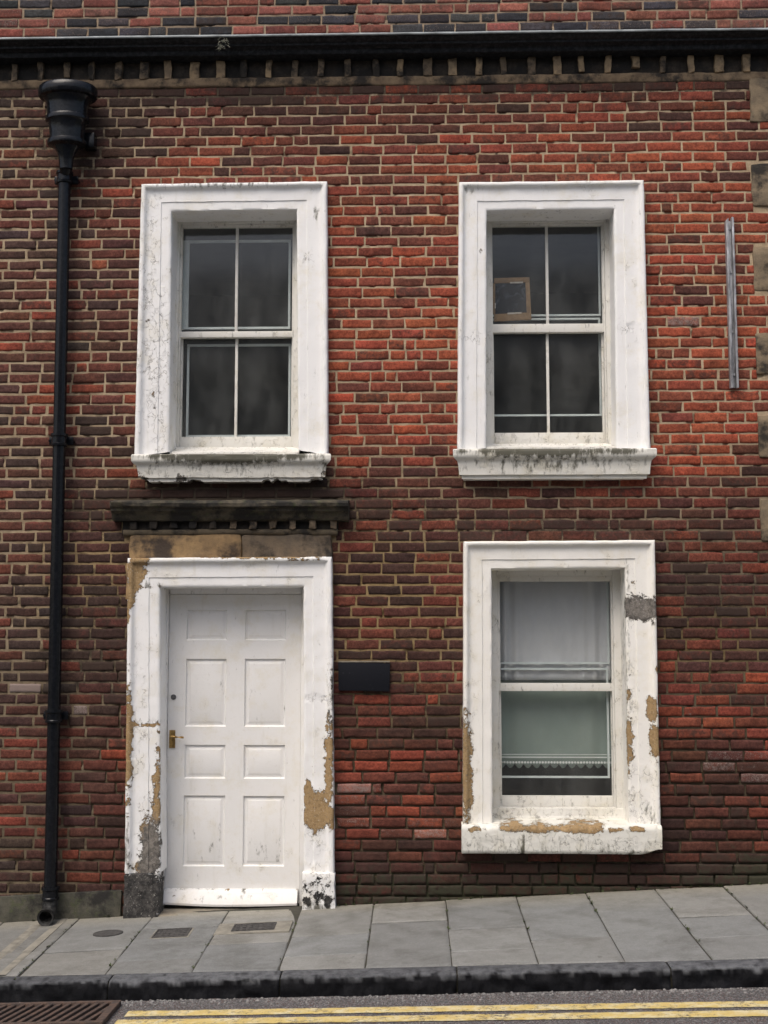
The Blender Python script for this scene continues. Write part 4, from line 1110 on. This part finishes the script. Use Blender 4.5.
# kerb stones: one structure, stones butted end to end
M['kerb'] = None
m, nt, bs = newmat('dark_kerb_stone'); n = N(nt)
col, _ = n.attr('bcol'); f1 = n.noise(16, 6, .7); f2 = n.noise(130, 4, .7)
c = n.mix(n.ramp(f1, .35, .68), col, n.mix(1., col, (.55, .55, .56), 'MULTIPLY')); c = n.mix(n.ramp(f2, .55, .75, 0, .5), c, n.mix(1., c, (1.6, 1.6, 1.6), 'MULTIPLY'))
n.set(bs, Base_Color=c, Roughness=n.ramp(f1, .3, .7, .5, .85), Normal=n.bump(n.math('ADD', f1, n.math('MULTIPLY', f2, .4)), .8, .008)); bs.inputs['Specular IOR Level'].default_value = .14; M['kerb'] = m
kj = [gp(p, 974 - .025 * (p - 384))[0] for p in (-470, -280, -90, 108, 280, 457, 670, 860, 1060, 1250)]
V_, F_, C_ = [], [], []
def smoothstep(a, b, x): 
    t = min(1, max(0, (x - a) / (b - a))); return t * t * (3 - 2 * t)
kp = [(0.002, -.05), (0.002, -.004), (.006, 0), (.03, .001), (.06, .001), (.10, .001), (.122, -.001), (.133, -.006), (.139, -.018), (.141, -.045), (.143, -.07), (.145, -.09), (.146, -.12), (.147, -.16)]
for si, (xa_, xb_) in enumerate(zip(kj, kj[1:])):
    nn = 130; base = len(V_); sh = R.uniform(.85, 1.15)
    for i in range(nn + 1):
        t = i / nn; x = xa_ + .004 + (xb_ - xa_ - .008) * t
        for j, (o_, dz) in enumerate(kp):
            e = .006 * (1 if i in (0, nn) else 0)
            r1 = float(vnoise(x * 9 + si * 7, j * .6, 12)) - .5; r2 = float(vnoise(x * 30, j * .9 + si, 13)) - .5
            fr2 = 1 if j >= 5 else .12
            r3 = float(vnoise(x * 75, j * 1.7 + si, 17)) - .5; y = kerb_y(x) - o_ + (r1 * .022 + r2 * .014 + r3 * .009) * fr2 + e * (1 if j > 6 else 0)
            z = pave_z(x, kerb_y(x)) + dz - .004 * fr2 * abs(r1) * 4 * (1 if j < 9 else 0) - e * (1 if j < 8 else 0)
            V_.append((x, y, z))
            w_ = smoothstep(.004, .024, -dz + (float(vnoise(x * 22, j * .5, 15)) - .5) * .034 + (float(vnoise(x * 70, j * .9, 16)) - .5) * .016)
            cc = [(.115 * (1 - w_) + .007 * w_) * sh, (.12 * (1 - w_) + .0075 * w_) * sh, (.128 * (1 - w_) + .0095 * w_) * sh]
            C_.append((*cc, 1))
    k = len(kp)
    for i in range(nn):
        for j in range(k - 1): F_.append((base + i * k + j, base + i * k + j + 1, base + (i + 1) * k + j + 1, base + (i + 1) * k + j))
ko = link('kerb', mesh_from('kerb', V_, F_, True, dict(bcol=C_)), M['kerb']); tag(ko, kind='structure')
# dark gap filler behind kerb joints
b = MB(); bm = b.bm
def qd(pts): return bm.faces.new([bm.verts.new(p) for p in pts])
for (o0, o1) in ((0.004, .115),):
    qd([(x_, kerb_y(x_) - o_, pave_z(x_, kerb_y(x_)) - .02) for x_, o_ in ((GX0, o1), (GX1, o1), (GX1, o0), (GX0, o0))])
    qd([(GX0, kerb_y(GX0) - o1, pave_z(GX0, kerb_y(GX0)) - .02), (GX1, kerb_y(GX1) - o1, pave_z(GX1, kerb_y(GX1)) - .02), (GX1, kerb_y(GX1) - o1, pave_z(GX1, kerb_y(GX1)) - .2), (GX0, kerb_y(GX0) - o1, pave_z(GX0, kerb_y(GX0)) - .2)])
tag(b.build('kerb_bed', M['joint'], smooth=False), kind='structure')

# road
m, nt, bs = newmat('worn_asphalt'); n = N(nt)
vo = n.voro(150, 'F1', out='Color'); vd = n.voro(150, 'F1'); f1 = n.noise(4, 5, .65); f2 = n.noise(260, 3, .7)
sepc = n.sep(vo)
c = n.mix(n.ramp(sepc[0], .2, .9), (.09, .09, .094), (.32, .315, .31))
c = n.mix(n.ramp(sepc[1], .72, .8, 0, .75), c, (.14, .055, .04))
c = n.mix(n.ramp(vd, .3, .7, 0, .6), c, (.04, .04, .04)); c = n.mix(n.ramp(f1, .4, .7, 0, .3), c, (.06, .058, .056))
n.set(bs, Base_Color=c, Roughness=.85, Normal=n.bump(n.math('SUBTRACT', f2, n.math('MULTIPLY', vd, 1.3)), .8, .008)); M['asphalt'] = m
b = MB(); bm = b.bm
yq = -14
b_v = [(x_, y_, road_z(x_, y_)) for x_, y_ in ((GX0, kerb_y(GX0) - .12), (GX1, kerb_y(GX1) - .12), (GX1, yq), (GX0, yq))]
qd2 = bm.faces.new([bm.verts.new(p) for p in b_v]); bmesh.ops.subdivide_edges(bm, edges=bm.edges[:], cuts=40, use_grid_fill=True)
tag(b.build('road', M['asphalt']), kind='structure')
# wide ground sheet under everything, along the hill
m = simple_mat('ground_earth', (.09, .08, .06), (.06, .07, .04), .95, 3, .4)
b = MB(); bm = b.bm; bm.faces.new([bm.verts.new((x_, y_, SL * x_ - .6)) for x_, y_ in ((-150, -150), (150, -150), (150, 150), (-150, 150))])
tag(b.build('ground', m), kind='structure')

# double yellow lines
m, nt, bs = newmat('worn_yellow_paint'); n = N(nt)
f = n.noise(35, 6, .75); f2 = n.noise(170, 3, .7); f3 = n.noise(5, 3)
wr = n.ramp(n.math('ADD', n.math('ADD', n.math('MULTIPLY', f, .55), n.math('MULTIPLY', f2, .35)), n.math('MULTIPLY', f3, .25)), .58, .68)
c = n.mix(n.ramp(n.noise(14, 4), .4, .68), (.56, .43, .15), (.60, .54, .34))
n.set(bs, Base_Color=n.mix(wr, c, (.10, .085, .07)), Roughness=.8, Normal=n.bump(n.math('ADD', f, f2), .6, .004)); M['yellow'] = m
def rp(px, py):
    """point of the road seen at px,py"""
    r = ray(px, py); t = 5.0
    for _ in range(30):
        p = CAM + r * t; t = t + (road_z(p.x, p.y) - p.z) / r.z
    p = CAM + r * t; return p
la, lb = rp(130, 1014.5), rp(768, 1004.5); l2a, l2b = rp(384, 1018.5), rp(768, 1014.8)
sl1 = (lb.y - la.y) / (lb.x - la.x); print('line', la, lb, sl1, l2a, l2b, 'kerb at', kerb_y(0))
gapd = ((la.y + sl1 * (l2a.x - la.x)) - l2a.y + (la.y + sl1 * (l2b.x - la.x)) - l2b.y) / 2
print('gapd', gapd)
XS = la.x - .02
for off in (0, max(.12, gapd)):
    xs = np.linspace(XS if off == 0 else XS - .02, GX1, 500); V_ = []
    for x_ in xs:
        yc_ = la.y + sl1 * (x_ - la.x) - off
        wv = .052
        for sgn in (1, 0, -1):
            y_ = yc_ + sgn * (wv + (float(vnoise(x_ * 30, sgn + off * 10, 3)) - .5) * .010)
            V_.append((x_, y_, road_z(x_, y_) + .004))
    F_ = [(i * 3 + j, i * 3 + j + 1, (i + 1) * 3 + j + 1, (i + 1) * 3 + j) for i in range(len(xs) - 1) for j in range(2)]
    tag(link('road_marking', mesh_from('road_marking', V_, F_), M['yellow']), kind='structure')

# concrete drainage channel across the pavement at the downpipe
m = simple_mat('pale_concrete', (.25, .235, .195), (.16, .15, .125), .9, 14, .5, .004)
cxp = bot[0]
b = MB(); bm = b.bm
pf = [(-.10, -.02), (-.10, .006), (-.055, .0065), (-.042, .002), (-.02, -.004), (.02, -.004), (.042, .002), (.055, .0065), (.10, .006), (.10, -.02)]
ysn = [-.01 + (kerb_y(cxp) + .01) * k / 24 for k in range(25)]
rws = [[bm.verts.new((cxp + .005 + px_ , y_, pave_z(cxp + px_, y_) + z_)) for px_, z_ in pf] for y_ in ysn]
for a, c_ in zip(rws, rws[1:]):
    for j in range(len(pf) - 1): bm.faces.new((a[j], a[j + 1], c_[j + 1], c_[j]))
tag(b.build('drainage_channel', m, angle=20), 'pale concrete channel crossing the pavement from the drainpipe to the kerb', 'drain channel')

# small covers let into the paving
M['iron'] = mat_stone('worn_iron', (.085, .082, .08), (.05, .048, .046), amount=.25, scale=40)
def cover(pxc, pyc, wx, wy, lab, rnd, pad):
    x, y = gp(pxc, pyc); r = empty('access_cover', (x, y, pave_z(x, y))); tag(r, lab, 'cover', 'small covers let into the pavement')
    sk = lambda lx, ly, z: Vector((lx, ly, SL * lx + CROSS * ly + z))
    def slabm(name, hx, hy, z0, z1, mat, bev=.004, hole=None):
        b = MB(); b.box(-hx, hx, -hy, hy, z0, z1, bev)
        for v in b.bm.verts: v.co = sk(v.co.x, v.co.y, v.co.z)
        o = b.build(name, mat); o.parent = r; return o
    if pad: slabm('concrete_surround', wx * pad[0], wy * pad[1], -.02, .0055, m, .003)
    if rnd:
        b = MB(); 
        b.lathe([(wx * 1.0, -.01), (wx, .008), (wx * .9, .010), (wx * .86, .006), (wx * .5, .0065)], (0, 0), 28, wy / wx)
        for v in b.bm.verts: v.co = sk(v.co.x, v.co.y, v.co.z)
        b.build('lid', M['iron']).parent = r
    else:
        b = MB()
        for (x0, x1, y0, y1) in ((-wx, wx, wy * .86, wy), (-wx, wx, -wy, -wy * .86), (-wx, -wx * .92, -wy * .859, wy * .859), (wx * .92, wx, -wy * .859, wy * .859)):
            b.box(x0, x1, y0, y1, -.01, .011, .001)
        for v in b.bm.verts: v.co = sk(v.co.x, v.co.y, v.co.z)
        b.build('rim', M['iron']).parent = r
        b = MB(); b.box(-wx * .905, wx * .905, -wy * .835, wy * .835, -.01, .008, .002)
        for k in range(6):
            for l in range(3):
                xx_ = -wx * .75 + k * wx * .3; yy_ = -wy * .55 + l * wy * .55
                b.box(xx_ - wx * .09, xx_ + wx * .09, yy_ - wy * .16, yy_ + wy * .16, .0075, .0105, .001)
        for v in b.bm.verts: v.co = sk(v.co.x, v.co.y, v.co.z)
        b.build('lid', M['iron']).parent = r
cover(108, 934, .095, .075, 'small dark oval cover in the paving, nearest the drainpipe', True, None)
cover(172, 934, .11, .10, 'small grey square cover in the paving, middle of three', False, (1.12, 1.1))
cover(254, 928, .135, .085, 'dark rectangular cover set in pale concrete in front of the doorstep', False, (1.75, 1.5))

# gully grate by the kerb
p0 = rp(121, 1004); gy1 = p0.y; gx1 = p0.x - .01
GW, GL = .72, .42
gr = empty('gully_grate', (gx1 - GW / 2, gy1 - GL / 2, road_z(gx1 - GW / 2, gy1 - GL / 2))); tag(gr, 'rusty iron gully grate with slanting slots in the road by the kerb', 'drain grate')
m, nt, bs = newmat('rusty_iron'); n = N(nt); f = n.noise(30, 5, .7)
n.set(bs, Base_Color=n.mix(n.ramp(f, .35, .65), (.10, .062, .045), (.045, .034, .03)), Roughness=.8, Normal=n.bump(n.noise(90, 4), .5, .004))
zg_ = lambda lx, ly: SL * lx - .015 * ly
def put(b, name, mat):
    for v in b.bm.verts: v.co.z += zg_(v.co.x, v.co.y) + ks * 0
    for v in b.bm.verts: v.co.y += ks * v.co.x
    o = b.build(name, mat); o.parent = gr; return o
b = MB(); b.box(-GW / 2 - .01, GW / 2 + .01, -GL / 2, GL / 2, .003, .007); put(b, 'dark_plate', simple_mat('painted_gully_dark', (.006, .006, .006), (.01, .009, .008), .9))  # black plate laid on the road, painting the dark of the gully below
b = MB()
b.box(-GW / 2 - .02, GW / 2 + .02, GL / 2 - .035, GL / 2, .001, .030, .004); b.box(-GW / 2 - .02, GW / 2 + .02, -GL / 2, -GL / 2 + .035, .001, .030, .004)
b.box(-GW / 2 - .02, -GW / 2 + .025, -GL / 2 + .036, GL / 2 - .036, .001, .030, .004); b.box(GW / 2 - .025, GW / 2 + .02, -GL / 2 + .036, GL / 2 - .036, .001, .030, .004)
put(b, 'frame', m)
for k in range(13):
    b = MB(); xx_ = -GW / 2 + .055 + k * .052
    b.box(xx_ - .012, xx_ + .012, -GL / 2 + .034, GL / 2 - .034, .008, .026, .003)
    for v in b.bm.verts: v.co.x += v.co.y * .22
    put(b, 'bar', m)

# grit swept against the kerb and the wall
gm = simple_mat('grit', (.30, .29, .28), (.12, .115, .11), .9, 50, .3)
b = MB()
for k in range(2600):
    x = R.uniform(-3.6, 3.6); s = abs(R.gauss(0, .0035)) + .002
    y = kerb_y(x) - .155 - abs(R.gauss(0, .055)); z = road_z(x, y)
    r_ = bmesh.ops.create_icosphere(b.bm, subdivisions=1, radius=s, matrix=Matrix.Translation((x, y, z + s * .3)) @ Matrix.Rotation(R.random() * 6, 4, 'Z') @ Matrix.Diagonal((1, R.uniform(.6, 1.3), .7, 1)))
tag(b.build('grit', gm), 'loose grey grit lying along the foot of the kerb', 'grit', kind='stuff')
# weeds and moss along the wall foot and in joints
wm = simple_mat('moss_green', (.055, .075, .022), (.035, .045, .015), .95, 60, .3)
b = MB()
for k in range(260):
    if R.random() < .7:
        x = R.uniform(-3.4, 3.3); y = -.008 - abs(R.gauss(0, .012))
        if wp(120, 900)[0] < x < wp(338, 900)[0]: continue
    else:
        x = R.choice(xj[5:16]) + R.gauss(0, .003); y = R.uniform(-1.4, -.1)
    s = R.uniform(.004, .013)
    c0 = Vector((x, y, pave_z(x, y)))
    for l in range(6):
        a_ = R.random() * 6.28; d_ = Vector((math.cos(a_), math.sin(a_), R.uniform(.4, 1.4))) * s * 1.4
        sd = Vector((-math.sin(a_), math.cos(a_), 0)) * s * .35
        if (c0 + d_).y > -.004: continue
        v = [b.bm.verts.new(c0 - sd * .4), b.bm.verts.new(c0 + d_ * .6 - sd), b.bm.verts.new(c0 + d_), b.bm.verts.new(c0 + d_ * .6 + sd)]
        b.bm.faces.new(v)
tag(b.build('moss', wm, smooth=False), 'tiny tufts of moss along the foot of the wall and in joints', 'moss', kind='stuff')

# ================================================================== ACROSS THE STREET (seen only as reflections in the panes)
opp = empty('terraced_house', (0, -12.6, 0)); tag(opp, 'plain terraced house across the street, reflected in the window panes', 'house')
om = simple_mat('far_render', (.42, .41, .38), (.30, .29, .27), .9, 2, .2)
b = MB(); b.box(-9, 9, -19, -12.6, -1.2, 6.6); wb_(b.build('wall', om), opp)
b = MB(); bm = b.bm
for s in (0,):
    pr = [(-12.2, 6.5), (-15.8, 9.3), (-19.4, 6.5)]
    A = [bm.verts.new((-9.2, y_, z_)) for y_, z_ in pr]; B2 = [bm.verts.new((9.2, y_, z_)) for y_, z_ in pr]
    bm.faces.new(A); bm.faces.new(B2[::-1])
    for k in range(3): bm.faces.new((A[k], B2[k], B2[(k + 1) % 3], A[(k + 1) % 3]))
wb_(b.build('roof', simple_mat('slate', (.085, .10, .12), (.06, .072, .088), .7, 3, .2), smooth=False), opp)

# ================================================================== CAMERA, LIGHT, WORLD
cam = bpy.data.cameras.new('camera'); co = bpy.data.objects.new('camera', cam); COL.objects.link(co)
co.matrix_world = Matrix(((right.x, up.x, -fwd.x, CAM.x), (right.y, up.y, -fwd.y, CAM.y), (right.z, up.z, -fwd.z, CAM.z), (0, 0, 0, 1)))
cam.sensor_fit = 'VERTICAL'; cam.sensor_height = 24; cam.lens = F / 1024 * 24; cam.clip_end = 500; cam.clip_start = .05
scene.camera = co
EL, AZ = math.radians(58), math.radians(-28)     # sun high behind the camera, a little to its left
sun = bpy.data.lights.new('sun', 'SUN'); so = bpy.data.objects.new('sun', sun); COL.objects.link(so)
sd = Vector((math.sin(AZ) * math.cos(EL), -math.cos(AZ) * math.cos(EL), math.sin(EL)))   # towards the sun
so.rotation_euler = sd.to_track_quat('Z', 'Y').to_euler(); so.location = sd * 30
sun.energy = 1.0; sun.angle = math.radians(40); sun.color = (1, .97, .93)
w = bpy.data.worlds.new('World'); scene.world = w; w.use_nodes = True
nt = w.node_tree; nt.nodes.clear()
sky = nt.nodes.new('ShaderNodeTexSky'); sky.sky_type = 'NISHITA'; sky.sun_disc = False
sky.sun_elevation = EL; sky.sun_rotation = math.atan2(sd.x, sd.y)
sky.air_density = 1.0; sky.dust_density = 6.0; sky.ozone_density = 1.0
bg = nt.nodes.new('ShaderNodeBackground'); bg.inputs[1].default_value = .12
ow = nt.nodes.new('ShaderNodeOutputWorld'); nt.links.new(sky.outputs[0], bg.inputs[0]); nt.links.new(bg.outputs[0], ow.inputs[0])
vs = scene.view_settings; scene.display_settings.display_device = 'sRGB'
vs.view_transform = 'Standard'; vs.look = 'None'; vs.gamma = 1; vs.use_curve_mapping = False; vs.exposure = 0.5
